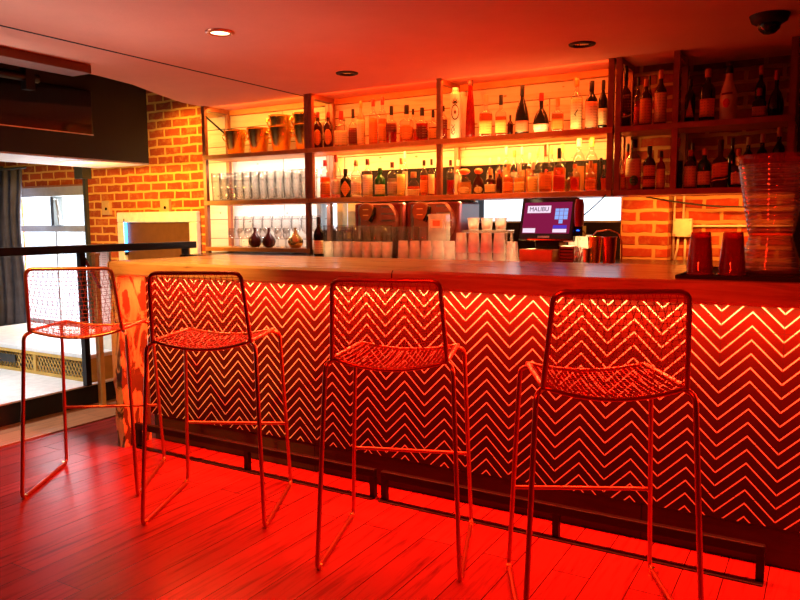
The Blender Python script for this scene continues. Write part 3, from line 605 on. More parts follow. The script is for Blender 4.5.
BOTTLES = [
(-3.272, 4.385, 1.785, 0.265, 0.0346, 'spirit', 'brown', '', 'foil', 'oval:orange', 'brown bottle with orange oval label, first bottle on the upper shelf beside the post', 'bottles on the upper shelf'),
(-3.178, 4.385, 1.785, 0.258, 0.0343, 'spirit', 'brown', '', 'foil', 'oval:orange', 'brown bottle with orange oval label, second bottle along the upper shelf from the post', 'bottles on the upper shelf'),
(-3.064, 4.385, 1.785, 0.256, 0.0464, 'square', 'clear', 'rum', 'red', 'wide:cream', 'squat square bottle with a wide cream label and red neck', 'bottles on the upper shelf'),
(-2.96, 4.385, 1.785, 0.261, 0.0318, 'square', 'clear', 'rum', 'black', 'wide:oxblood', 'square bottle with dark red label and black cap beside the wide cream label', 'bottles on the upper shelf'),
(-2.896, 4.385, 1.785, 0.311, 0.0298, 'spirit', 'frost', '', 'orange', 'tall:cream', 'pale frosted bottle with tall cream label and orange neck', 'bottles on the upper shelf'),
(-2.792, 4.385, 1.785, 0.316, 0.0313, 'spirit', 'clear', 'amber', 'red', 'tall:orange', 'slim bottle with tall orange label and long neck on the upper shelf', 'bottles on the upper shelf'),
(-2.714, 4.385, 1.785, 0.322, 0.031, 'spirit', 'clear', 'honey', 'red', 'rect:orange', 'honey coloured bottle with long red-capped neck on the upper shelf', 'bottles on the upper shelf'),
(-2.646, 4.385, 1.785, 0.256, 0.036, 'square', 'clear', 'red', 'black', 'band:oxblood', 'short bottle of red liquor with dark band and black stopper', 'bottles on the upper shelf'),
(-2.524, 4.385, 1.785, 0.252, 0.0474, 'square', 'clear', 'amber', 'black', 'oval:orange', 'broad amber bottle with large oval orange label and tall black cap', 'bottles on the upper shelf'),
(-2.538, 4.5, 1.785, 0.242, 0.0242, 'spirit', 'clear', 'amber', 'black', '', 'amber bottle half hidden behind the broad one with the oval label', 'bottles on the upper shelf'),
(-2.404, 4.385, 1.785, 0.226, 0.0401, 'square', 'clear', 'red', 'black', 'oval:oxblood', 'square red bottle with a small round dark label and black cap', 'bottles on the upper shelf'),
(-2.321, 4.385, 1.785, 0.203, 0.0299, 'square', 'clear', 'rum', 'black', 'rect:orange', 'clear bottle with a low orange label just left of the middle post', 'bottles on the upper shelf'),
(-2.247, 4.385, 1.785, 0.223, 0.0296, 'spirit', 'clear', 'red', 'black', 'band:oxblood', 'dark red bottle directly right of the middle post, upper shelf', 'bottles on the upper shelf'),
(-2.155, 4.385, 1.785, 0.33, 0.0358, 'tin', 'white', '', 'white', 'pine:black', 'white cylindrical bottle with a black pineapple drawing, nearer the post', 'bottles on the upper shelf'),
(-2.157, 4.5, 1.785, 0.321, 0.0299, 'tin', 'white', '', 'white', '', 'plain white cylindrical bottle half hidden behind the pineapple drawing', 'bottles on the upper shelf'),
(-2.049, 4.385, 1.785, 0.369, 0.0305, 'tall', 'redglass', '', 'brown', '', 'tall tapering red bottle with dark top, tallest on the upper shelf', 'bottles on the upper shelf'),
(-1.94, 4.385, 1.785, 0.265, 0.0414, 'square', 'clear', 'amber', 'cork', 'rect:yellow', 'square bottle with bright yellow label and tall cork stopper', 'bottles on the upper shelf'),
(-1.837, 4.385, 1.785, 0.256, 0.0346, 'square', 'clear', 'amber', 'black', 'rect:yellow', 'tapered bottle with bright yellow label and tall black stopper', 'bottles on the upper shelf'),
(-1.819, 4.5, 1.785, 0.145, 0.0193, 'spirit', 'brown', '', 'black', '', 'small dark bottle behind, between the yellow labels and the sloping dark bottle', 'bottles on the upper shelf'),
(-1.695, 4.385, 1.785, 0.304, 0.0433, 'burg', 'dark', '', 'dark', 'rect:salmon', 'dark bottle with long sloping shoulders and a salmon label', 'bottles on the upper shelf'),
(-1.571, 4.385, 1.785, 0.244, 0.0489, 'cognac', 'dark', '', 'red', 'wide:white', 'bulbous dark bottle with white label and long red neck', 'bottles on the upper shelf'),
(-1.467, 4.385, 1.785, 0.205, 0.0363, 'square', 'clear', 'amber', 'orange', 'rect:orange', 'square orange liquor bottle with a rough orange label on the upper shelf', 'bottles on the upper shelf'),
(-1.352, 4.385, 1.785, 0.311, 0.0357, 'spirit', 'clear', 'honey', 'orange', 'bird:cream', 'tall pale bottle with a small black bird mark and pale yellow base', 'bottles on the upper shelf'),
(-1.262, 4.385, 1.785, 0.285, 0.0368, 'wine', 'dark', '', 'dark', 'tall:salmon', 'dark wine bottle with tall salmon label', 'bottles on the upper shelf'),
(-1.194, 4.385, 1.785, 0.283, 0.0263, 'wine', 'dark', '', 'dark', 'rect:cream', 'dark wine bottle with a cream and red label at the end of the upper shelf', 'bottles on the upper shelf'),
(-3.212, 4.385, 1.425, 0.278, 0.0383, 'spirit', 'clear', 'orange', 'red', 'rect:orange', 'clear bottle of orange liquor, first on the lower shelf', 'bottles on the lower shelf'),
(-3.113, 4.385, 1.425, 0.309, 0.0343, 'spirit', 'clear', 'pink', 'red', 'rect:pale', 'tall clear bottle with pale pink contents and red cap', 'bottles on the lower shelf'),
(-3.032, 4.385, 1.425, 0.206, 0.0395, 'spirit', 'dark', '', 'black', 'diamond:orange', 'short black bottle with an orange diamond label', 'bottles on the lower shelf'),
(-2.94, 4.385, 1.425, 0.265, 0.0391, 'spirit', 'clear', 'pale', 'cork', 'rect:pale', 'clear bottle with pale label and cork, right of the orange diamond label', 'bottles on the lower shelf'),
(-2.843, 4.385, 1.425, 0.268, 0.037, 'spirit', 'clear', 'honey', 'oxblood', 'tall:pale', 'pale yellow bottle with a dark red stopper left of the green bottle', 'bottles on the lower shelf'),
(-2.74, 4.385, 1.425, 0.201, 0.0384, 'spirit', 'green', '', 'green', 'rect:cream', 'green bottle with cream label', 'bottles on the lower shelf'),
(-2.641, 4.385, 1.425, 0.237, 0.0345, 'spirit', 'clear', 'grey', 'oxblood', 'rect:grey', 'frosted grey patterned bottle with dark red cap', 'bottles on the lower shelf'),
(-2.569, 4.385, 1.425, 0.261, 0.0291, 'spirit', 'clear', 'yellow', 'orange', 'tall:yellow', 'slender bottle of bright yellow liquor', 'bottles on the lower shelf'),
(-2.604, 4.5, 1.425, 0.319, 0.021, 'spirit', 'clear', 'pale', 'pale', '', 'pale long necked bottle rising behind the yellow liquor', 'bottles on the lower shelf'),
(-2.471, 4.385, 1.425, 0.163, 0.0442, 'round', 'clear', 'orange', 'cork', 'wide:cream', 'stubby orange bottle with round cork and cream label', 'bottles on the lower shelf'),
(-2.39, 4.385, 1.425, 0.239, 0.0269, 'spirit', 'clear', 'orange', 'brown', 'rect:orange', 'slim bottle with orange label and dark brown cap', 'bottles on the lower shelf'),
(-2.333, 4.385, 1.425, 0.243, 0.0217, 'spirit', 'clear', 'red', 'brown', 'tall:cream', 'slim red bottle with narrow cream label', 'bottles on the lower shelf'),
(-2.351, 4.5, 1.425, 0.259, 0.0205, 'spirit', 'clear', 'red', 'pale', '', 'pale-capped bottle partly behind the middle post, lower shelf', 'bottles on the lower shelf'),
(-2.191, 4.385, 1.425, 0.23, 0.0264, 'spirit', 'clear', 'red', 'brown', '', 'clear bottle over a band of red, first right of the middle post', 'bottles on the lower shelf'),
(-2.192, 4.5, 1.425, 0.238, 0.0252, 'spirit', 'clear', 'pale', 'pale', '', 'clear long necked bottle behind the round cream bottle', 'bottles on the lower shelf'),
(-2.089, 4.385, 1.425, 0.17, 0.049, 'round', 'clear', 'honey', 'orange', 'oval:cream', 'round cream labelled bottle with orange ball stopper', 'bottles on the lower shelf'),
(-1.989, 4.385, 1.425, 0.169, 0.0372, 'round', 'brown', '', 'orange', 'oval:cream', 'round dark bottle with a small oval cream label', 'bottles on the lower shelf'),
(-1.905, 4.385, 1.425, 0.159, 0.0352, 'square', 'brown', '', 'orange', 'rect:cream', 'square dark bottle with a small cream label', 'bottles on the lower shelf'),
(-1.959, 4.5, 1.425, 0.24, 0.023, 'spirit', 'clear', 'pale', 'pale', '', 'clear bottle rising behind the square dark bottle', 'bottles on the lower shelf'),
(-1.843, 4.385, 1.425, 0.151, 0.0191, 'spirit', 'brown', '', 'red', '', 'narrow dark bottle right of the small square cream label', 'bottles on the lower shelf'),
(-1.875, 4.5, 1.425, 0.242, 0.0228, 'spirit', 'clear', 'amber', 'pale', '', 'clear bottle with pouring neck, first in the back row of pale bottles', 'bottles on the lower shelf'),
(-1.841, 4.5, 1.425, 0.304, 0.0259, 'spirit', 'clear', 'honey', 'pale', '', 'long necked pale bottle, leftmost of the tall ones in the back row', 'bottles on the lower shelf'),
(-1.782, 4.385, 1.425, 0.186, 0.03, 'square', 'clear', 'amber', 'orange', 'rect:orange', 'amber square bottle with orange label in the crowded part of the lower shelf', 'bottles on the lower shelf'),
(-1.789, 4.5, 1.425, 0.282, 0.0258, 'spirit', 'clear', 'pale', 'orange', '', 'pale bottle with orange stopper behind the amber square bottles', 'bottles on the lower shelf'),
(-1.709, 4.385, 1.425, 0.182, 0.0329, 'square', 'clear', 'honey', 'pale', 'rect:yellow', 'honey square bottle with yellow label in the crowded part of the lower shelf', 'bottles on the lower shelf'),
(-1.748, 4.5, 1.425, 0.299, 0.0224, 'spirit', 'clear', 'honey', 'pale', '', 'long pale neck behind the honey square bottle', 'bottles on the lower shelf'),
(-1.697, 4.5, 1.425, 0.258, 0.0255, 'spirit', 'clear', 'amber', 'pale', '', 'amber bottle behind, left of the broad clear bottle', 'bottles on the lower shelf'),
(-1.62, 4.385, 1.425, 0.19, 0.0295, 'square', 'clear', 'pale', 'pale', 'tall:yellow', 'clear square bottle with a tall glowing yellow label', 'bottles on the lower shelf'),
(-1.631, 4.5, 1.425, 0.286, 0.0253, 'spirit', 'clear', 'pale', 'honey', '', 'pale bottle with honey coloured cap in the back row', 'bottles on the lower shelf'),
(-1.538, 4.385, 1.425, 0.29, 0.0383, 'square', 'clear', 'amber', 'pale', 'rect:orange', 'broad square bottle with orange label and pale neck', 'bottles on the lower shelf'),
(-1.539, 4.5, 1.425, 0.293, 0.0219, 'spirit', 'clear', 'honey', 'yellow', '', 'bottle with yellow stopper behind the broad square bottle', 'bottles on the lower shelf'),
(-1.452, 4.385, 1.425, 0.267, 0.035, 'square', 'clear', 'orange', 'black', 'rect:red', 'square bottle with red label and black stopper', 'bottles on the lower shelf'),
(-1.456, 4.5, 1.425, 0.301, 0.0217, 'spirit', 'clear', 'honey', 'yellow', '', 'yellow necked bottle behind the black stopper', 'bottles on the lower shelf'),
(-1.427, 4.5, 1.425, 0.128, 0.0186, 'spirit', 'brown', '', 'black', '', 'small dark bottle right of the red label', 'bottles on the lower shelf'),
(-1.354, 4.385, 1.425, 0.166, 0.0301, 'spirit', 'clear', 'orange', 'orange', 'oval:red', 'orange bottle with a round red label low on the lower shelf', 'bottles on the lower shelf'),
(-1.362, 4.5, 1.425, 0.332, 0.0368, 'spirit', 'clear', 'honey', 'pale', '', 'tall clear bottle with a thin pale neck, left of the tall yellow necked one', 'bottles on the lower shelf'),
(-1.291, 4.5, 1.425, 0.33, 0.0366, 'spirit', 'clear', 'amber', 'yellow', '', 'tall bottle with thin yellow neck, tallest at the right of the lower shelf', 'bottles on the lower shelf'),
(-1.258, 4.385, 1.425, 0.18, 0.0313, 'square', 'clear', 'orange', 'orange', 'rect:orange', 'orange square bottle near the right end of the lower shelf', 'bottles on the lower shelf'),
(-1.239, 4.5, 1.425, 0.205, 0.0167, 'tall', 'dark', '', 'black', '', 'thin black bottle at the right end of the lower shelf', 'bottles on the lower shelf'),
(-1.18, 4.385, 1.425, 0.153, 0.0148, 'spirit', 'clear', 'orange', 'pale', '', 'narrow orange bottle against the right post', 'bottles on the lower shelf'),
(-1.064, 4.385, 1.785, 0.349, 0.0316, 'square', 'brown', '', 'black', 'slant:oxblood', 'dark square bottle with a slanted dark label', 'bottles in the red lit bays'),
(-1.021, 4.5, 1.785, 0.301, 0.0205, 'spirit', 'clear', 'red', 'black', 'rect:red', 'red labelled bottle half hidden behind the orange label', 'bottles in the red lit bays'),
(-0.95, 4.385, 1.785, 0.264, 0.0341, 'spirit', 'brown', '', 'orange', 'tall:orange', 'brown bottle with a tall orange label and orange stopper', 'bottles in the red lit bays'),
(-0.956, 4.5, 1.785, 0.3, 0.0174, 'spirit', 'brown', '', 'black', '', 'dark capped bottle behind the tall orange label', 'bottles in the red lit bays'),
(-0.87, 4.385, 1.785, 0.306, 0.0337, 'spirit', 'brown', '', 'orange', 'tall:cream', 'brown bottle with a tall cream label by the dark post', 'bottles in the red lit bays'),
(-1.073, 4.385, 1.425, 0.177, 0.0204, 'spirit', 'clear', 'red', 'pale', 'rect:orange', 'small red bottle with an orange label at the bottom, narrow bay', 'bottles in the red lit bays'),
(-1.071, 4.5, 1.425, 0.278, 0.0238, 'spirit', 'redglass', '', 'black', '', 'red glass bottle with black cap, left in the narrow bay', 'bottles in the red lit bays'),
(-1.013, 4.385, 1.425, 0.288, 0.0433, 'spirit', 'clear', 'red', 'black', 'seal:cream', 'bottle with wide cream label over a green seal', 'bottles in the red lit bays'),
(-0.92, 4.385, 1.425, 0.248, 0.0343, 'spirit', 'brown', '', 'black', 'band2:orange', 'bottle with orange label crossed by a dark red band', 'bottles in the red lit bays'),
(-0.856, 4.385, 1.425, 0.217, 0.0227, 'spirit', 'redglass', '', 'black', 'can:gold', 'small bottle with a golden label in the narrow bay', 'bottles in the red lit bays'),
(-0.712, 4.385, 1.785, 0.24, 0.0276, 'spirit', 'dark', '', 'brown', 'tri:salmon', 'dark bottle with a small pointed salmon label', 'bottles in the red lit bays'),
(-0.623, 4.385, 1.785, 0.284, 0.0409, 'spirit', 'dark', '', 'orange', 'rect:orange', 'dark broad bottle with an orange cap and square orange label', 'bottles in the red lit bays'),
(-0.518, 4.385, 1.785, 0.289, 0.043, 'milk', 'cream', '', 'black', 'heart:cream', 'cream coloured bottle with a red emblem and black cap', 'bottles in the red lit bays'),
(-0.372, 4.5, 1.785, 0.293, 0.0271, 'spirit', 'dark', '', 'orange', '', 'dark long necked bottle behind the two small salmon labels', 'bottles in the red lit bays'),
(-0.349, 4.385, 1.785, 0.157, 0.0343, 'square', 'dark', '', 'red', 'rect:salmon', 'short dark bottle with two small salmon labels', 'bottles in the red lit bays'),
(-0.303, 4.385, 1.785, 0.24, 0.0393, 'cognac', 'dark', '', 'red', '', 'round shouldered black bottle with red cap', 'bottles in the red lit bays'),
(-0.748, 4.385, 1.425, 0.283, 0.0279, 'spirit', 'clear', 'dark', 'red', '', 'clear dark bottle with red cap at the left of the dark bay', 'bottles in the red lit bays'),
(-0.693, 4.385, 1.425, 0.214, 0.0334, 'spirit', 'brown', '', 'orange', 'tall:cream', 'brown bottle with tall tan label in the dark bay', 'bottles in the red lit bays'),
(-0.707, 4.5, 1.425, 0.263, 0.0228, 'spirit', 'dark', '', 'brown', '', 'dark bottle behind the tall tan label', 'bottles in the red lit bays'),
(-0.628, 4.385, 1.425, 0.216, 0.0345, 'spirit', 'green', '', 'orange', 'rect:cream', 'greenish bottle with square tan label and orange cap', 'bottles in the red lit bays'),
(-0.566, 4.385, 1.425, 0.261, 0.041, 'square', 'brown', '', 'brown', 'slant:orange', 'square bottle with slanting stripe and orange label', 'bottles in the red lit bays'),
(-0.499, 4.5, 1.425, 0.278, 0.025, 'spirit', 'dark', '', 'brown', '', 'dark bottle behind, right of the slanted orange label', 'bottles in the red lit bays'),
(-0.457, 4.385, 1.425, 0.206, 0.0324, 'square', 'dark', '', 'orange', 'rect:redframe', 'dark bottle with a red label framed in cream', 'bottles in the red lit bays'),
(-0.419, 4.5, 1.425, 0.278, 0.0302, 'spirit', 'dark', '', 'cork', '', 'dark bottle with a pale cork left of the clear dispenser rim', 'bottles in the red lit bays'),
(-0.35, 4.5, 1.425, 0.29, 0.0327, 'spirit', 'dark', '', 'pink', '', 'dark bottle with a pinkish cap above the dispenser rim', 'bottles in the red lit bays'),
(-0.269, 4.5, 1.425, 0.322, 0.0323, 'spirit', 'dark', '', 'orange', '', 'dark bottle with an orange cap, rightmost above the dispenser rim', 'bottles in the red lit bays')
]
# settle neighbours so that no two bottles touch
pos = [[b[0], b[1]] for b in BOTTLES]
for it in range(60):
    for i in range(len(BOTTLES)):
        for j in range(i + 1, len(BOTTLES)):
            if BOTTLES[i][2] != BOTTLES[j][2]: continue
            dx, dy = pos[j][0] - pos[i][0], pos[j][1] - pos[i][1]; d = math.hypot(dx, dy) or 1e-6
            need = (BOTTLES[i][4] + BOTTLES[j][4]) * 1.06 + 0.001
            if d < need:
                k = (need - d) / d * 0.5
                pos[i][0] -= dx * k * 0.4; pos[j][0] += dx * k * 0.4; pos[i][1] -= dy * k; pos[j][1] += dy * k
    for i, b in enumerate(BOTTLES):
        pos[i][1] = min(max(pos[i][1], 4.305 + b[4]), 4.585 - b[4])
for b, p in zip(BOTTLES, pos): bottle(p[0], p[1], *b[2:])

# ------------------------------------------------------------------ gold buckets
def bucket():
    t = thing('ice_bucket', '', 'ice bucket', group='gold ice buckets')
    MB().lathe([(0, 0), (0.058, 0), (0.062, 0.006), (0.088, 0.185), (0.094, 0.19), (0.094, 0.196), (0.086, 0.196), (0.058, 0.02), (0, 0.015)], 32).build('body', 'gold', t, True, auto=40)
    for s in (-1, 1):
        h = MB().lathe([(0, -0.012), (0.012, -0.009), (0.017, 0), (0.012, 0.009), (0, 0.012)], 12, c=(s * 0.093, 0, 0.165)).build('knob', 'gold', t, True)
        MB().tube([(s * (0.100 + 0.010 * sin(a)), 0.026 * cos(a), 0.138 + 0.026 * sin(a)) for a in [2 * pi * k / 16 for k in range(16)]], 0.004, 6, True).build('ring', 'gold', h, True)
    return t
b0 = bucket(); tr = tree_of(b0)
BK = [(-4.125, 1.785, 0.2, 'gold ice bucket at the left end of the top shelf, first of the row'), (-3.885, 1.785, 0.1, 'gold ice bucket standing alone, second from the left on the top shelf'),
      (-3.662, 1.785, 0.3, 'lower gold ice bucket of the first stacked pair'), (-3.662, 1.863, 0.6, 'upper gold ice bucket of the first stacked pair'),
      (-3.432, 1.785, 0.1, 'lower gold ice bucket of the stacked pair by the post'), (-3.432, 1.863, 0.4, 'upper gold ice bucket of the stacked pair by the post')]
for i, (x, z, a, lab) in enumerate(BK):
    if i == 0: b0.location = (x, 4.44, z); b0.rotation_euler = (0, 0, a); b0['label'] = lab
    else: dup(b0, (x, 4.44, z), a, lab, tr)

# ------------------------------------------------------------------ glassware
def tumbler(name, h, r0, r1, mat, cat, grp, wall_=0.003, base=0.012, ribs=0, inverted=False, n=20):
    t = thing(name, '', cat, group=grp)
    P = [(0, 0), (r0 * 0.96, 0), (r0, 0.004), (r1, h - 0.002), (r1 - wall_ * 0.5, h), (r1 - wall_, h - 0.002), (r0 - wall_, base), (0, base - 0.002)]
    if inverted: P = [(r, h - z) for r, z in P][::-1]
    MB().lathe(P, n).build('bowl', mat, t, True, auto=40)
    q = [(0, base * 0.1), (r0 * 0.9, base * 0.1), (r0 * 0.9, base * 0.8), (0, base * 0.8)]
    if inverted: q = [(r, h - z) for r, z in q][::-1]
    MB().lathe(q, n).build('base', mat, t, True, auto=40)
    return t
def stemglass(name, h, r, mat, grp):
    t = thing(name, '', 'wine glass', group=grp)
    MB().lathe([(0, h * .42), (r * .35, h * .43), (r * .8, h * .52), (r, h * .66), (r * .92, h * .85), (r * .84, h), (r * .80, h), (r * .88, h * .85), (r * .95, h * .66), (r * .74, h * .53), (0, h * .45)], 22).build('bowl', mat, t, True, auto=60)
    MB().lathe([(0, 0.003), (0.004, 0.006), (0.0035, h * .2), (0.0045, h * .42), (0, h * .43)], 10).build('stem', mat, t, True)
    MB().lathe([(0, 0), (r * .85, 0), (r * .85, 0.002), (0.006, 0.006), (0, 0.006)], 20).build('foot', mat, t, True, auto=40)
    return t
def row(proto, items):
    tr = tree_of(proto)
    for i, (x, y, z, lab) in enumerate(items):
        if i == 0: proto.location = (x, y, z); proto['label'] = lab
        else: dup(proto, (x, y, z), 0, lab, tr)
p = tumbler('tall_tumbler', 0.222, 0.030, 0.038, 'clear', 'glass', 'tall clear tumblers on the left middle shelf')
xs = [-4.275 + i * 0.0815 for i in range(12)]
row(p, [(x, 4.36, ZL, '%s clear tall tumbler from the left, front row of the left middle shelf' % ORD[i]) for i, x in enumerate(xs)] +
       [(x, 4.455, ZL, '%s clear tall tumbler from the left, second row of the left middle shelf' % ORD[i]) for i, x in enumerate(xs)])
p = stemglass('wine_glass', 0.245, 0.042, 'clear', 'wine glasses on the left bottom shelf')
xs = [-4.17 + i * 0.098 for i in range(9)]
row(p, [(x, 4.50, 1.06, '%s stemmed wine glass from the left, at the back of the left bottom shelf' % ORD[i]) for i, x in enumerate(xs)])
def vase(mat, lab):
    t = thing('onion_decanter', lab, 'decanter', group='onion shaped decanters')
    MB().lathe([(0, 0), (0.026, 0), (0.046, 0.02), (0.054, 0.045), (0.048, 0.07), (0.026, 0.095), (0.012, 0.118), (0.010, 0.14), (0, 0.142)], 24).build('bowl', mat, t, True, auto=70)
    MB().lathe([(0, 0.1415), (0.012, 0.1415), (0.012, 0.152), (0, 0.154)], 12).build('stopper', mat, t, True, auto=40)
    return t
M['ruby'] = plain('dark_ruby_glass', (0.07, 0.008, 0.006), 0.12)
v = vase('ruby', 'small dark red onion shaped decanter on the left bottom shelf, left one'); v.location = (-3.875, 4.355, 1.06)
v = vase('ruby', 'small dark red onion shaped decanter on the left bottom shelf, right one'); v.location = (-3.735, 4.355, 1.06)
v = vase('gold', 'small golden onion shaped decanter at the right of the left bottom shelf'); v.location = (-3.475, 4.355, 1.06); v.scale = (1.1, 1.1, 1.0)
v = stemglass('wine_glass', 0.15, 0.03, 'clear', 'small stemmed glasses on the left bottom shelf'); tr = tree_of(v)
for i, x in enumerate((-4.13, -4.03, -3.955, -3.805, -3.655, -3.575)):
    lab = 'small stemmed glass, %s from the left at the front of the left bottom shelf' % ORD[i]
    if i == 0: v.location = (x, 4.37, 1.06); v['label'] = lab
    else: dup(v, (x, 4.37, 1.06), 0, lab, tr)

ZK = 1.015
bt = bottle(-3.015, 4.03, ZK, 0.272, 0.036, 'wine', 'dark', '', 'dark', 'rect:cream', 'dark wine bottle with cream label standing on the back counter', 'bottles on the back counter')
p = tumbler('rocks_glass', 0.108, 0.033, 0.037, 'cupplastic', 'glass', 'rocks glasses on the back counter', 0.004, 0.02)
xs = [-2.935 + i * 0.0775 for i in range(7)]
row(p, [(x, 4.03, ZK, '%s rocks glass from the left in the lower tier on the back counter' % ORD[i]) for i, x in enumerate(xs)])
p = tumbler('highball_glass', 0.108, 0.033, 0.036, 'clear', 'glass', 'highball glasses stacked on the back counter', 0.004, 0.012, inverted=True)
row(p, [(x, 4.03, ZK + 0.108, '%s upturned glass from the left, stacked on the rocks glasses' % ORD[i]) for i, x in enumerate(xs)])
p = tumbler('highball_glass', 0.205, 0.032, 0.036, 'clear', 'glass', 'tall glasses behind the stacked glasses', 0.003, 0.012)
row(p, [(-2.90 + i * 0.08, 4.13, ZK, '%s tall clear glass from the left, behind the stacked pairs on the counter' % ORD[i]) for i in range(9)])
# cloudy plastic tumblers, nested upside down
p = tumbler('plastic_cup', 0.118, 0.030, 0.038, 'cupplastic', 'cup', 'cloudy plastic cups on the back counter', 0.003, 0.006, inverted=True)
it = []
for i in range(5): it.append((-2.33 + i * 0.082, 4.0, ZK, '%s cloudy plastic cup from the left in the low group on the counter' % ORD[i]))
for i in range(5): it.append((-1.925 + i * 0.082, 4.0, ZK, '%s cloudy plastic cup from the left, bottom tier beside the till' % ORD[i]))
for i in range(4): it.append((-1.925 + i * 0.082, 4.0, ZK + 0.051, '%s cloudy plastic cup from the left, nested on top beside the till' % ORD[i]))
pass
row(p, it)
for i, x in enumerate((-1.905, -1.815, -1.725)):
    t = thing('plastic_cup', '%s small clear cup with red garnish, standing on the rear rack left of the till' % ORD[i].capitalize(), 'cup', (x, 4.13, 1.198), 0, 'garnish cups by the till')
    MB().lathe([(0, 0), (0.030, 0), (0.038, 0.075), (0.035, 0.075), (0.028, 0.004), (0, 0.004)], 18).build('bowl', 'cupplastic', t, True, auto=40)
    g = MB()
    for k in range(4): g.lathe([(0, 0.006), (0.010, 0.012), (0.012, 0.02), (0.008, 0.03), (0, 0.034)], 8, c=(0.014 * cos(k * 1.6), 0.014 * sin(k * 1.6), 0))
    g.build('garnish', 'cap_red', t, True)['label'] = 'red garnish pieces'
t = thing('cup_rack', 'pale plastic rack behind the plastic cups left of the till', 'rack', (-1.96, 4.08, ZK))
MB().box((0, 0, 0.165), (0.30, 0.11, 0.183)).build('tray', 'acrylic', t, bevel=0.003)
for x in (0.004, 0.28):
    for y in (0.006, 0.09): MB().box((x, y, 0), (x + 0.014, y + 0.014, 0.165)).build('leg', 'acrylic', t)
t = thing('napkin_holder', 'pale square holder with framed card standing on the rear of the cups', 'holder', (-2.20, 4.085, ZK))
MB().box((0, 0, 0), (0.125, 0.07, 0.285)).build('body', 'cupplastic', t, bevel=0.006)
MB().box((0.022, -0.004, 0.20), (0.103, 0.0, 0.25)).build('card', 'lab_white', t); MB().box((0.038, -0.006, 0.208), (0.087, -0.004, 0.242)).build('card_print', 'lab_salmon', t)

# twin drum drinks machines
def machine(x, lab):
    t = thing('drinks_machine', lab, 'drinks machine', (x, 4.26, ZK), 0, 'dark red drinks machines')
    MB().box((0, 0, 0), (0.385, 0.33, 0.365)).build('cabinet', 'mach_red', t, bevel=0.015)
    dr = MB(); n = 40
    cx, cz, rr = 0.215, 0.235, 0.150
    ring = [(cx + rr * cos(2 * pi * k / n), max(0.10, min(0.36, cz + rr * sin(2 * pi * k / n)))) for k in range(n)]
    vs = [(px, 0.0, pz) for px, pz in ring] + [(cx + (px - cx) * 0.94, -0.035, cz + (pz - cz) * 0.94) for px, pz in ring]
    dr.add(vs, [(k, (k + 1) % n, n + (k + 1) % n, n + k) for k in range(n)] + [tuple(n + k for k in reversed(range(n)))])
    d = dr.build('drum_front', 'mach_ribs', t, False); d['label'] = 'round ribbed front plate'
    fins = MB()
    for k in range(5):
        z = 0.15 + 0.045 * k; hw = math.sqrt(max(0.001, (rr * 0.92) ** 2 - (z - cz) ** 2))
        fins.box((cx + 0.03, -0.041, z), (cx + hw, -0.035, z + 0.010))
    fins.build('fin', 'steel', d)
    kb = MB().lathe([(0, 0), (0.062, 0), (0.062, 0.02), (0.055, 0.028), (0, 0.028)], 28).build('knob', 'golden_brown', t, True, auto=40)
    kb.rotation_euler = (R(90), 0, 0); kb.location = (0.135, -0.036, 0.305); kb['label'] = 'round brown knob with two pale marks'
    MB().box((-0.022, 0.012, 0.028), (0.022, 0.018, 0.030)).build('mark', 'lab_yellow', kb); MB().box((-0.022, -0.026, 0.028), (0.022, -0.020, 0.030)).build('mark', 'lab_yellow', kb)
    MB().tube([(0.19, -0.04, 0.33), (0.20, -0.06, 0.29), (0.17, -0.06, 0.24)], 0.014, 8).build('handle', 'dark', t, True, auto=50)
    MB().box((0.035, -0.006, 0.12), (0.055, 0.0, 0.35)).build('edge_strip', 'steel', t)
M['till_tan'] = plain('tan_case', (0.55, 0.33, 0.11), 0.5)
M['mach_red'] = plain('machine_red', (0.20, 0.025, 0.02), 0.3); M['mach_ribs'] = plain('machine_plate', (0.42, 0.16, 0.13), 0.35, 0.4); M['golden_brown'] = plain('knob_brown', (0.30, 0.10, 0.03), 0.4)
machine(-2.875, 'dark red drinks machine with round brown knob, left of the pair'); machine(-2.455, 'dark red drinks machine with round brown knob, right of the pair')
t = thing('tea_tin', 'low dark red box with small gold print beside the wine bottle', 'box', (-3.02, 4.30, ZK))
MB().box((0, 0, 0), (0.13, 0.10, 0.185)).build('box', 'mach_red', t, bevel=0.004); MB().box((0.02, -0.002, 0.12), (0.11, 0, 0.165)).build('print', 'lab_gold', t)

# till
t = thing('till_terminal', 'touch screen till on the back counter with a lit purple display', 'till', (-1.43, 4.03, ZK), R(-8))
bs = MB().box((-0.125, -0.04, 0), (0.085, 0.16, 0.075)).build('printer_base', 'till_tan', t, bevel=0.006); bs['label'] = 'tan lower box'
MB().box((-0.06, 0.03, 0.075), (0.09, 0.14, 0.135)).build('stand', 'dark', t, bevel=0.006)

mon = MB().box((-0.172, 0, 0), (0.172, 0.045, 0.252)).build('monitor', 'dark', t, bevel=0.008)
mon.location = (0.015, 0.0, 0.126); mon.rotation_euler = (R(-13), 0, 0)
M['scr_purple'] = emit('screen_purple', (0.24, 0.010, 0.060), 1.0); M['scr_white'] = emit('screen_white', (1.0, 0.78, 0.95), 1.0)
M['scr_blue'] = emit('screen_blue', (0.30, 0.45, 1.0), 1.0); M['scr_violet'] = emit('screen_violet', (0.10, 0.04, 0.55), 1.0); M['scr_dark'] = emit('screen_ink', (0.06, 0.005, 0.05), 1.0)
def panel(name, x0, x1, z0, z1, y, mat, parent): return MB().box((x0, y - 0.0008, z0), (x1, y, z1)).build(name, mat, parent)
panel('display', -0.150, 0.148, 0.040, 0.222, -0.0005, 'scr_purple', mon)
panel('logo_plate', -0.128, 0.020, 0.160, 0.202, -0.0015, 'scr_white', mon)
panel('button', -0.145, -0.065, 0.044, 0.070, -0.0015, 'scr_white', mon)
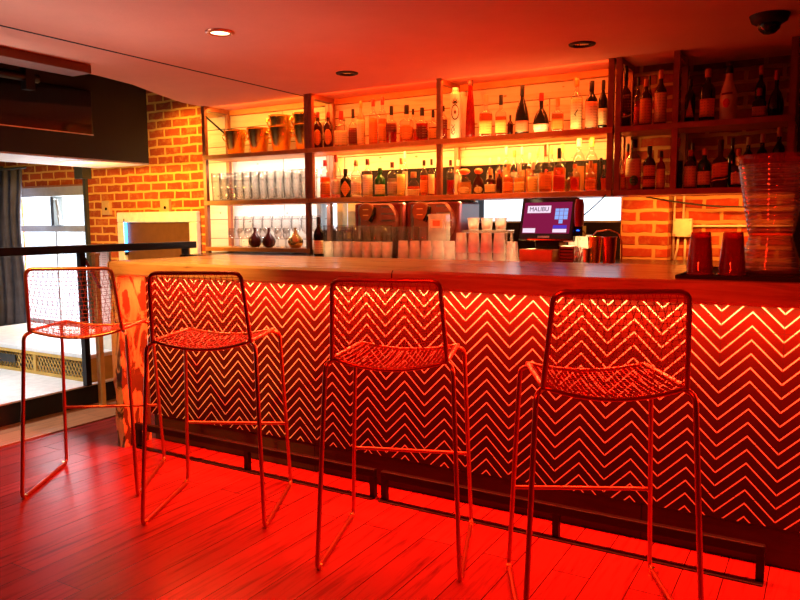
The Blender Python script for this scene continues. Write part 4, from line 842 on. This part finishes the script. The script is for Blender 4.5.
panel('button', 0.045, 0.130, 0.046, 0.066, -0.0015, 'scr_white', mon)
panel('button', 0.045, 0.130, 0.068, 0.088, -0.0015, 'scr_violet', mon)
for r_ in range(3):
    for c_ in range(3):
        if r_ == 2 and c_ != 1: continue
        panel('key', 0.050 + c_ * 0.027, 0.074 + c_ * 0.027, 0.146 - r_ * 0.024, 0.168 - r_ * 0.024, -0.0015, 'scr_blue', mon)
for c_ in range(3): panel('key', 0.050 + c_ * 0.027, 0.074 + c_ * 0.027, 0.170, 0.184, -0.0015, 'scr_blue', mon)
panel('maker_plate', -0.045, 0.030, 0.014, 0.026, -0.0005, 'steel', mon)
cu = bpy.data.curves.new('logo_text', 'FONT'); cu.body = 'MALIBU'; cu.size = 0.036; cu.extrude = 0.0006; cu.align_x = 'CENTER'; cu.align_y = 'CENTER'
tx = bpy.data.objects.new('logo_text', cu); COL.objects.link(tx); bpy.context.view_layer.update()
me = bpy.data.meshes.new_from_object(tx); bpy.data.objects.remove(tx)
tx = bpy.data.objects.new('logo_text', me); COL.objects.link(tx); me.materials.clear(); me.materials.append(M['scr_dark']); tx.parent = mon
tx.rotation_euler = (R(90), 0, 0); tx.location = (-0.054, -0.0026, 0.181)
rd = MB().lathe([(0, 0), (0.024, 0.0), (0.030, 0.02), (0.030, 0.12), (0.022, 0.15), (0, 0.152)], 18, 0.8, 1.2).build('card_reader', 'mach_red', t, True, auto=50); rd.location = (0.213, 0.03, 0.205)
MB().box((0.19, 0.028, 0.15), (0.235, 0.075, 0.207)).build('reader_bracket', 'dark', t)
MB().lathe([(0, 0), (0.008, 0.0), (0.006, 0.005), (0, 0.006)], 10, c=(0, 0, 0)).build('status_light', emit('blue_indicator', (0.02, 0.12, 1.0), 4.0), t, True).location = (0.21, 0.022, 0.18)
t = thing('receipt_printer', 'dark reddish slatted receipt printer right of the till', 'printer', (-1.330, 4.04, ZK))
MB().box((0, 0, 0), (0.085, 0.12, 0.095)).build('case', 'mach_red', t, bevel=0.006)
for k in range(4): MB().box((0.006, -0.003, 0.018 + k * 0.018), (0.079, 0, 0.024 + k * 0.018)).build('slat', 'dark', t)
# shakers, mugs and jars on the right of the counter
def cup_like(name, lab, cat, x, y, h, r0, r1, mat, z=ZK, handle=None):
    t = thing(name, lab, cat, (x, y, z), 0, 'bar tools on the right of the counter')
    MB().lathe([(0, 0), (r0, 0), (r1, h), (r1 - 0.003, h), (r0 - 0.003, 0.006), (0, 0.006)], 22).build('cup', mat, t, True, auto=40)
    MB().tube([((r1 + 0.0005) * cos(2 * pi * k / 22), (r1 + 0.0005) * sin(2 * pi * k / 22), h - 0.002) for k in range(22)], 0.0022, 6, True).build('lip', mat, t, True)
    return t
cup_like('mixing_tin', 'tall golden metal tin beside the brick pier, left one', 'tin', -1.125, 4.03, 0.150, 0.030, 0.038, 'gold')
cup_like('mixing_tin', 'tall coppery metal tin beside the brick pier, right one', 'tin', -1.045, 4.03, 0.148, 0.032, 0.040, 'copper')
cup_like('metal_jigger', 'short shiny metal cup in front of the tins', 'cup', -1.150, 3.965, 0.085, 0.019, 0.024, 'steel')
cup_like('plastic_beaker', 'dusky pink plastic beaker behind the small metal cup', 'beaker', -1.215, 4.13, 0.155, 0.034, 0.042, 'cupplastic')
cup_like('plastic_beaker', 'cloudy violet plastic beaker beside the receipt printer', 'beaker', -1.300, 4.24, 0.165, 0.034, 0.040, 'cupplastic')
t = thing('garnish_tongs', 'tangle of shiny dark metal tongs and strainers on the counter', 'tongs', (-1.205, 3.975, ZK))
m = MB(); random.seed(5)
for k in range(5):
    a = random.uniform(-0.5, 0.5); m.tube([(-0.02 + 0.009 * k, 0.01 * (k % 2), 0.004), (-0.02 + 0.009 * k + 0.03 * a, 0.01, 0.05), (-0.015 + 0.009 * k + 0.05 * a, 0.012, 0.092)], 0.0028, 6)
m.build('arms', 'steel', t, True)
MB().tube([(0.018 * cos(2 * pi * k / 16), 0.012, 0.05 + 0.018 * sin(2 * pi * k / 16)) for k in range(16)], 0.003, 6, True).build('strainer_ring', 'steel', t, True)
t = thing('wire_basket_handle', 'thin bent red wire rising behind the metal tins', 'wire', (-1.09, 4.12, ZK))
MB().tube([(-0.09, 0, 0.005), (-0.09, 0, 0.13), (-0.05, 0, 0.175), (0.02, 0, 0.185), (0.07, 0, 0.165), (0.09, 0, 0.12), (0.09, 0, 0.005)], 0.004, 6).build('wire', 'copper', t, True)

# ------------------------------------------------------------------ things on the bar top
ZB = 1.046
t = thing('rubber_bar_mat', 'black rubber mat on the right of the bar top', 'mat', (-0.47, 2.71, ZB))
MB().poly([(0, 0), (1.1, 0), (1.1, 0.57), (0, 0.57)], 0, 0.006).build('sheet', 'black_paint', t)
rim = MB()
for a, b in (((0, 0), (1.1, 0.012)), ((0, 0.558), (1.1, 0.57)), ((0, 0.012), (0.012, 0.558)), ((1.088, 0.012), (1.1, 0.558))): rim.box((a[0], a[1], 0.006), (b[0], b[1], 0.012))
rim.build('rim', 'black_paint', t)
def redlit_cup(x, y, lab):
    t = thing('red_lit_tumbler', lab, 'cup', (x, y, ZB + 0.006), 0, 'upturned red-lit cups on the bar mat')
    for k, dz in enumerate((0.0, 0.022)):
        b = MB().lathe([(0.047, dz), (0.045, dz + 0.006), (0.034, dz + 0.130), (0.030, dz + 0.134), (0, dz + 0.134), (0, dz + 0.131), (0.031, dz + 0.129), (0.043, dz + 0.004)], 24, cap0=False).build('upturned_cup', 'redlit_plastic', t, True, auto=40)
    MB().tube([(0.047 * cos(2 * pi * k / 24), 0.047 * sin(2 * pi * k / 24), 0.003) for k in range(24)], 0.003, 6, True).build('rim', 'redlit_plastic', t, True)
redlit_cup(-0.412, 2.87, 'upturned clear cups tinted by red light on the black mat, left stack'); redlit_cup(-0.306, 2.89, 'upturned clear cups tinted by red light beside the ribbed dispenser, right stack')
t = thing('drinks_dispenser', 'large ribbed clear dispenser standing on a flared base on the bar mat', 'dispenser', (-0.195, 3.035, ZB + 0.006))
def ribbed(p0, p1, n, amp, th):
    pr = []
    for i in range(n * 4 + 1):
        q = i / (n * 4); pr.append((p0[0] + (p1[0] - p0[0]) * q + amp * (0.5 - 0.5 * cos(2 * pi * q * n)), p0[1] + (p1[1] - p0[1]) * q))
    return pr + [(r - th, z) for r, z in pr[::-1]]
MB().lathe(ribbed((0.108, 0.012), (0.070, 0.140), 7, 0.003, 0.004), 40, cap0=False, cap1=False).build('flared_base', 'acrylic', t, True)
MB().lathe(ribbed((0.076, 0.150), (0.118, 0.400), 14, 0.003, 0.004), 40, cap0=False, cap1=False).build('ribbed_bucket', 'acrylic', t, True)
MB().lathe([(0, 0.140), (0.072, 0.140), (0.078, 0.150), (0.072, 0.154), (0, 0.150)], 40).build('collar', 'redlit_plastic', t, True, auto=40)
MB().lathe([(0.118, 0.400), (0.128, 0.402), (0.131, 0.425), (0.127, 0.432), (0.120, 0.430), (0.116, 0.405)], 40, cap0=False, cap1=False).build('rim', 'redlit_plastic', t, True, auto=50)
MB().lathe([(0, 0), (0.112, 0), (0.114, 0.008), (0.108, 0.012), (0, 0.012)], 40).build('foot_ring', 'acrylic', t, True, auto=40)

# ------------------------------------------------------------------ right wall fittings
t = thing('junction_box', 'cream square junction box on the brick right of the pier', 'junction box', (-0.785, 4.76, 1.205))
MB().box((-0.055, -0.05, -0.055), (0.055, 0, 0.055)).build('box', 'white_frame', t, bevel=0.005)
for sx in (-1, 1):
    for sz in (-1, 1): MB().tube([(sx * 0.044, -0.052, sz * 0.044), (sx * 0.044, -0.049, sz * 0.044)], 0.006, 8).build('screw', 'steel', t)
t = thing('conduit_pipes', 'thin pale conduit pipes joining the junction box on the brick', 'conduit', (-0.785, 4.742, 1.205))
MB().tube([(0.0, 0, 0.056), (0.0, 0, 0.93)], 0.007, 8).build('pipe', 'white_frame', t, True)
MB().tube([(0.056, 0, 0.01), (0.95, 0, 0.01)], 0.007, 8).build('pipe', 'white_frame', t, True)
MB().tube([(-0.025, 0, -0.056), (-0.030, 0, -0.13), (-0.05, 0, -0.22)], 0.007, 8).build('pipe', 'white_frame', t, True)
MB().tube([(0.015, 0, -0.056), (0.015, 0, -0.22)], 0.007, 8).build('pipe', 'white_frame', t, True)
tag(MB().tube([(-0.838, 4.74, 2.16), (-0.838, 4.742, 1.4), (-0.838, 4.742, 1.016)], 0.007, 8).build('corner_conduit', 'white_frame', None, True), 'thin upright conduit in the corner between pier and brick wall', 'conduit')
tag(MB().tube([(-0.98 + 0.95 * k / 14, 4.606, 1.393 - 0.05 * sin(pi * k / 14) - 0.035 * k / 14) for k in range(15)], 0.005, 6).build('hanging_cable', 'rail_black', None, True), 'black cable sagging below the right shelf unit', 'cable')
tag(MB().tube([(-1.24, 4.15, 1.27), (-1.19, 4.22, 1.33), (-1.14, 4.296, 1.40)], 0.004, 6).build('till_cable', 'rail_black', None, True), 'thin black lead from the till up to the shelf', 'cable')

# ------------------------------------------------------------------ left: framed mirror, plates, railing
t = thing('framed_mirror', 'broad cream framed mirror on the brick, brown reflection in its glass', 'mirror', (-5.24, YW, 1.12))
fx, fz, b = 0.515, 0.235, 0.095
MB().box((-fx, -0.05, fz - b), (fx, 0, fz)).box((-fx, -0.05, -fz - 0.1), (-fx + b, 0, fz - b)).box((fx - b, -0.05, -fz - 0.1), (fx, 0, fz - b)).box((-fx + b, -0.05, -fz - 0.1), (fx - b, 0, -fz)).build('frame', 'white_frame', t, bevel=0.010)
MB().box((-fx + b, -0.018, -fz), (fx - b, -0.004, fz - b)).build('mirror_glass', plain('brown_reflection', (0.16, 0.065, 0.018), 0.3, 0.2), t)  # brown stands in for the room reflected in the mirror
t = thing('neon_reflection', 'upright blue neon reflection at the left of the cream frame', 'neon reflection', (-5.655, YW - 0.035, 0.98))
MB().tube([(0, 0, 0), (0, 0, 0.285)], 0.014, 12).build('tube', emit('blue_reflection', (0.05, 0.35, 1.0), 7.0), t, True, auto=40)  # reflected neon built as a glowing tube inside the frame
for z in (-0.02, 0.285): MB().tube([(0, 0, z), (0, 0, z + 0.03)], 0.017, 12).build('end_cap', 'dark', t, True, auto=40)
for x, lab in ((-5.925, 'left beige switch plate on the brick wall above the cream frame'), (-5.130, 'right beige switch plate on the brick wall above the cream frame')):
    t = thing('switch_plate', lab, 'switch plate', (x, YW, 1.40), 0, 'beige plates on the brick')
    MB().box((-0.055, -0.035, -0.065), (0.055, 0, 0.065)).build('plate', 'till_tan', t, bevel=0.004); MB().lathe([(0, 0), (0.014, 0), (0.014, 0.006), (0, 0.008)], 12).build('socket', 'dark', t, True, auto=40)
    s_ = kids(t)[-1]; s_.rotation_euler = (R(90), 0, 0); s_.location = (0.01, -0.035, -0.01)
t = thing('railing', 'black steel railing with flat top bar along the platform edge', 'railing', (-4.33, 0, 0.152))
MB().box((-0.035, -2.2, 0.905), (0.035, 4.15, 0.958)).build('top_bar', 'rail_black', t, bevel=0.005)
for y in (3.14, 4.06, 0.6, -1.5): MB().box((-0.02, y - 0.02, 0.0), (0.02, y + 0.02, 0.905)).build('post', 'rail_black', t)
t = thing('timber_post', 'golden timber post beside the black railing post', 'post', (-4.263, 3.20, 0.008))
MB().box((-0.02, -0.018, 0), (0.02, 0.018, 1.03)).build('shaft', 'golden_wood', t, bevel=0.005); MB().box((-0.024, -0.022, 1.03), (0.024, 0.022, 1.045)).build('cap', 'golden_wood', t)
t = thing('notice_board', 'pale pink printed notice on a narrow board behind the railing', 'notice', (-4.48, 3.42, 0.347))
MB().box((-0.07, 0, 0), (0.07, 0.02, 0.74)).build('board', 'white_frame', t, bevel=0.003)
MB().box((-0.06, -0.002, 0.15), (0.06, 0, 0.72)).build('sheet', label_mat('pink_notice', (0.85, 0.56, 0.48), (0.35, 0.12, 0.08), 0.7), t)
t = thing('leaning_stick', 'dark red stick slanting across the golden timber post by the railing', 'stick', (-4.263, 3.170, 0.92))
MB().tube([(-0.060, 0, 0.080), (0.075, 0, -0.095)], 0.0115, 10).build('shaft', 'mach_red', t, True, auto=40)
MB().tube([(-0.078, 0, 0.103), (-0.060, 0, 0.080)], 0.0118, 10).build('end_grip', 'dark', t, True, auto=40)

# low lattice fronted bench with white top
t = thing('lattice_bench', 'long low bench with golden lattice front and white top on the platform', 'bench', (-5.85, 3.20, 0.152))
MB().box((-0.5, 0.0, 0.165), (1.46, 0.85, 0.195)).build('top', 'white_top', t, bevel=0.006)
fr = MB(); fr.box((-0.5, 0, 0), (1.46, 0.022, 0.022)).box((-0.5, 0, 0.143), (1.46, 0.022, 0.165))
for x in (-0.5, 0.15, 0.82, 1.425): fr.box((x, 0, 0.022), (x + 0.035, 0.022, 0.143))
fr.build('front_frame', 'lattice', t, bevel=0.002)
la = MB(); x = -0.47
while x < 1.42:
    for d in (-1, 1):
        xa, xb = x, x + d * 0.075
        if -0.49 < xb < 1.45: la.tube([(xa, 0.014, 0.022), (xb, 0.014, 0.143)], 0.0045, 4)
    x += 0.036
la.build('lattice', 'lattice', t)
MB().box((-0.5, 0.80, 0), (1.46, 0.85, 0.165)).build('back_panel', 'white_top', t)
MB().box((0.30, -0.012, 0.065), (0.62, 0.0, 0.125)).build('handle_slot', 'dark', t)
for x in (-0.5, 1.42): MB().box((x, 0.022, 0), (x + 0.04, 0.80, 0.165)).build('end_panel', 'lattice', t)

# curtain
cv = MB(); n = 90; vs = []
for j in range(9):
    z = 0.16 + (1.80 - 0.16) * j / 8
    for i in range(n + 1):
        u = i / n; x = -8.6 + u * 1.54 + (0.03 * sin(j * 0.9) - 0.05 * (1 - j / 8)) * u
        vs.append((x, 4.50 + 0.028 * sin(u * 62 + 0.35 * sin(j * 0.7)) + 0.012 * sin(u * 143 + j * .3), z))
fs = [(j * (n + 1) + i, j * (n + 1) + i + 1, (j + 1) * (n + 1) + i + 1, (j + 1) * (n + 1) + i) for j in range(8) for i in range(n)]
t = thing('curtain', 'slate grey pleated curtain hanging left of the bright window', 'curtain', (0, 0, 0))
c = cv.add(vs, fs).build('cloth', 'curtain', t, True); sm = c.modifiers.new('thick', 'SOLIDIFY'); sm.thickness = 0.004
MB().tube([(-8.7, 4.50, 1.815), (-7.0, 4.50, 1.815)], 0.012, 8).build('curtain_rod', 'dark_frame', t, True)

# ------------------------------------------------------------------ ceiling fittings
M['bulb'] = emit('lit_bulb', (1.0, 0.72, 0.36), 6.0)
for i, (x, y, lab) in enumerate(((-2.601, 2.712, 'lit round recessed ceiling light at upper left'), (-2.637, 3.845, 'dark recessed ceiling light above the middle of the bar'), (-1.174, 3.883, 'dark recessed ceiling light further right above the bar'))):
    t = thing('recessed_light', lab, 'ceiling light', (x, y, ZC), 0, 'recessed ceiling lights')
    MB().lathe([(0.046, -0.002), (0.050, -0.010), (0.068, -0.006), (0.070, 0.0)], 32, cap0=False, cap1=False).build('trim_ring', 'copper' if i == 0 else 'black_paint', t, True)
    MB().lathe([(0, -0.003), (0.047, -0.003), (0.047, -0.0005), (0, -0.0005)], 32).build('lens', 'bulb' if i == 0 else 'dark', t)
t = thing('dome_camera', 'black dome security camera on the ceiling at upper right', 'security camera', (-0.29, 3.80, ZC))
MB().lathe([(0, -0.04), (0.055, -0.04), (0.075, -0.028), (0.085, 0.0)], 28, cap1=True).build('housing', 'black_paint', t, True, auto=50)
MB().lathe([(0, -0.085), (0.025, -0.080), (0.044, -0.062), (0.050, -0.040)], 24, cap1=True).build('dome', 'dark', t, True, auto=50)

# ------------------------------------------------------------------ light
def area(name, loc, size, c, e, rot=(0, 0, 0), sy=0.02, spread=180):
    l = bpy.data.lights.new(name, 'AREA'); l.shape = 'RECTANGLE'; l.size = size; l.size_y = sy; l.color = c; l.energy = e; l.spread = R(spread)
    o = bpy.data.objects.new(name, l); COL.objects.link(o); o.location = loc; o.rotation_euler = tuple(R(a) for a in rot); return o
def spot(name, loc, target, c, e, ang, blend=0.6, soft=0.05):
    l = bpy.data.lights.new(name, 'SPOT'); l.energy = e; l.color = c; l.spot_size = R(ang); l.spot_blend = blend; l.shadow_soft_size = soft
    o = bpy.data.objects.new(name, l); COL.objects.link(o); o.location = loc
    o.rotation_euler = (Vector(target) - Vector(loc)).to_track_quat('-Z', 'Y').to_euler(); return o
area('bar_strip_red', (-0.80, 2.745, 0.962), 5.0, (1.0, 0.010, 0.002), 200, (0, 0, 0), 0.02)
area('bar_fill_amber', (-0.80, 2.790, 0.962), 5.0, (1.0, 0.48, 0.14), 20, (0, 0, 0), 0.02)  # second strip added to turn the top of the tiles orange
area('upper_bay_strip', (-2.2, 4.32, 2.155), 2.1, (1.0, 0.115, 0.012), 12.5, (38, 0, 0), 0.02)
area('upper_lip_strip', (-1.70, 4.303, 1.790), 1.05, (1.0, 0.62, 0.18), 1.2, (150, 0, 0), 0.012)
area('lower_bay_strip', (-2.2, 4.40, 1.745), 2.1, (1.0, 0.42, 0.08), 25, (30, 0, 0), 0.02)
area('counter_bay_strip', (-2.2, 4.31, 1.388), 2.1, (1.0, 0.58, 0.22), 20, (-28, 0, 0), 0.02, 62)
area('gold_bay_strip', (-3.83, 4.34, 2.155), 0.95, (1.0, 0.38, 0.055), 8, (30, 0, 0), 0.02)
area('glass_bay_strip', (-3.83, 4.40, 1.745), 0.95, (1.0, 0.82, 0.62), 8, (20, 0, 0), 0.02)
area('stem_bay_strip', (-3.83, 4.40, 1.388), 0.95, (1.0, 0.88, 0.82), 6.5, (20, 0, 0), 0.02)
area('pier_strip', (-0.64, 4.36, 1.385), 0.85, (1.0, 0.30, 0.04), 10, (35, 0, 0), 0.02)
area('ceiling_fill_red', (-2.05, 3.70, 1.00), 1.5, (1.0, 0.010, 0.001), 12, (180, 0, 0), 0.05)  # unseen uplight added behind the bar to redden the ceiling
spot('ceiling_fill_white', (-5.0, 0.9, 0.30), (-3.5, 1.8, 2.17), (0.95, 1.0, 1.0), 300, 48, 0.9, 0.15)  # added lamp out of view, whitens the ceiling at left
spot('platform_fill', (-5.05, 2.4, 1.70), (-5.0, 2.75, 0), (0.95, 0.97, 1.0), 185, 110, 0.5, 0.08)  # made-up source standing in for daylight on the platform
spot('downlight', (-2.601, 2.712, 2.155), (-2.601, 2.70, 0), (1.0, 0.60, 0.22), 60, 100)
spot('brick_fill_low', (-4.95, 3.55, 1.69), (-5.3, 4.62, 1.25), (1.0, 0.48, 0.07), 150, 150, 0.5)  # lamp added under the soffit to brighten the left brick
spot('brick_fill_high', (-4.78, 4.16, 2.13), (-4.80, 4.62, 1.70), (1.0, 0.48, 0.07), 34, 130, 0.7)  # extra unseen lamp put in for the upper brick
spot('slab_fill_amber', (-3.1, 0.9, 2.15), (-2.90, 2.64, 0.85), (1.0, 0.44, 0.08), 380, 40, 0.9)  # unseen room-side spot, added to warm the slab front at left
spot('shelf_fill', (-1.8, 0.8, 2.13), (-2.3, 4.4, 1.76), (1.0, 0.42, 0.06), 160, 29, 0.4, 0.1)  # spot added out of view to lift the bottles and labels
spot('slab_fill_red', (-0.7, 0.5, 2.15), (-0.9, 2.7, 0.85), (1.0, 0.016, 0.003), 215, 58, 0.8, 0.15)  # red helper spot, unseen, for the slab face and room wash
# daylight through the windows
def day(name, x0, x1, z0, z1, e, c=(0.86, 0.93, 1.0)):
    return area(name, ((x0 + x1) / 2, W1 + 0.30, (z0 + z1) / 2), x1 - x0, c, e, (-90, 0, 0), z1 - z0)
day('window_daylight', wx0, wx1, 0.2, 1.6, 110)
w = bpy.data.worlds.new('sky'); S.world = w; w.use_nodes = True
bg = w.node_tree.nodes['Background']; bg.inputs[0].default_value = (0.80, 0.88, 1.0, 1); bg.inputs[1].default_value = 2.6

vs_ = S.view_settings; S.display_settings.display_device = 'sRGB'
vs_.view_transform = 'Standard'; vs_.look = 'None'; vs_.gamma = 1; vs_.exposure = 0.0; vs_.use_curve_mapping = False
S.cycles.transparent_max_bounces = 40; S.cycles.max_bounces = 10; S.cycles.use_denoising = True
S.cycles.sample_clamp_indirect = 6
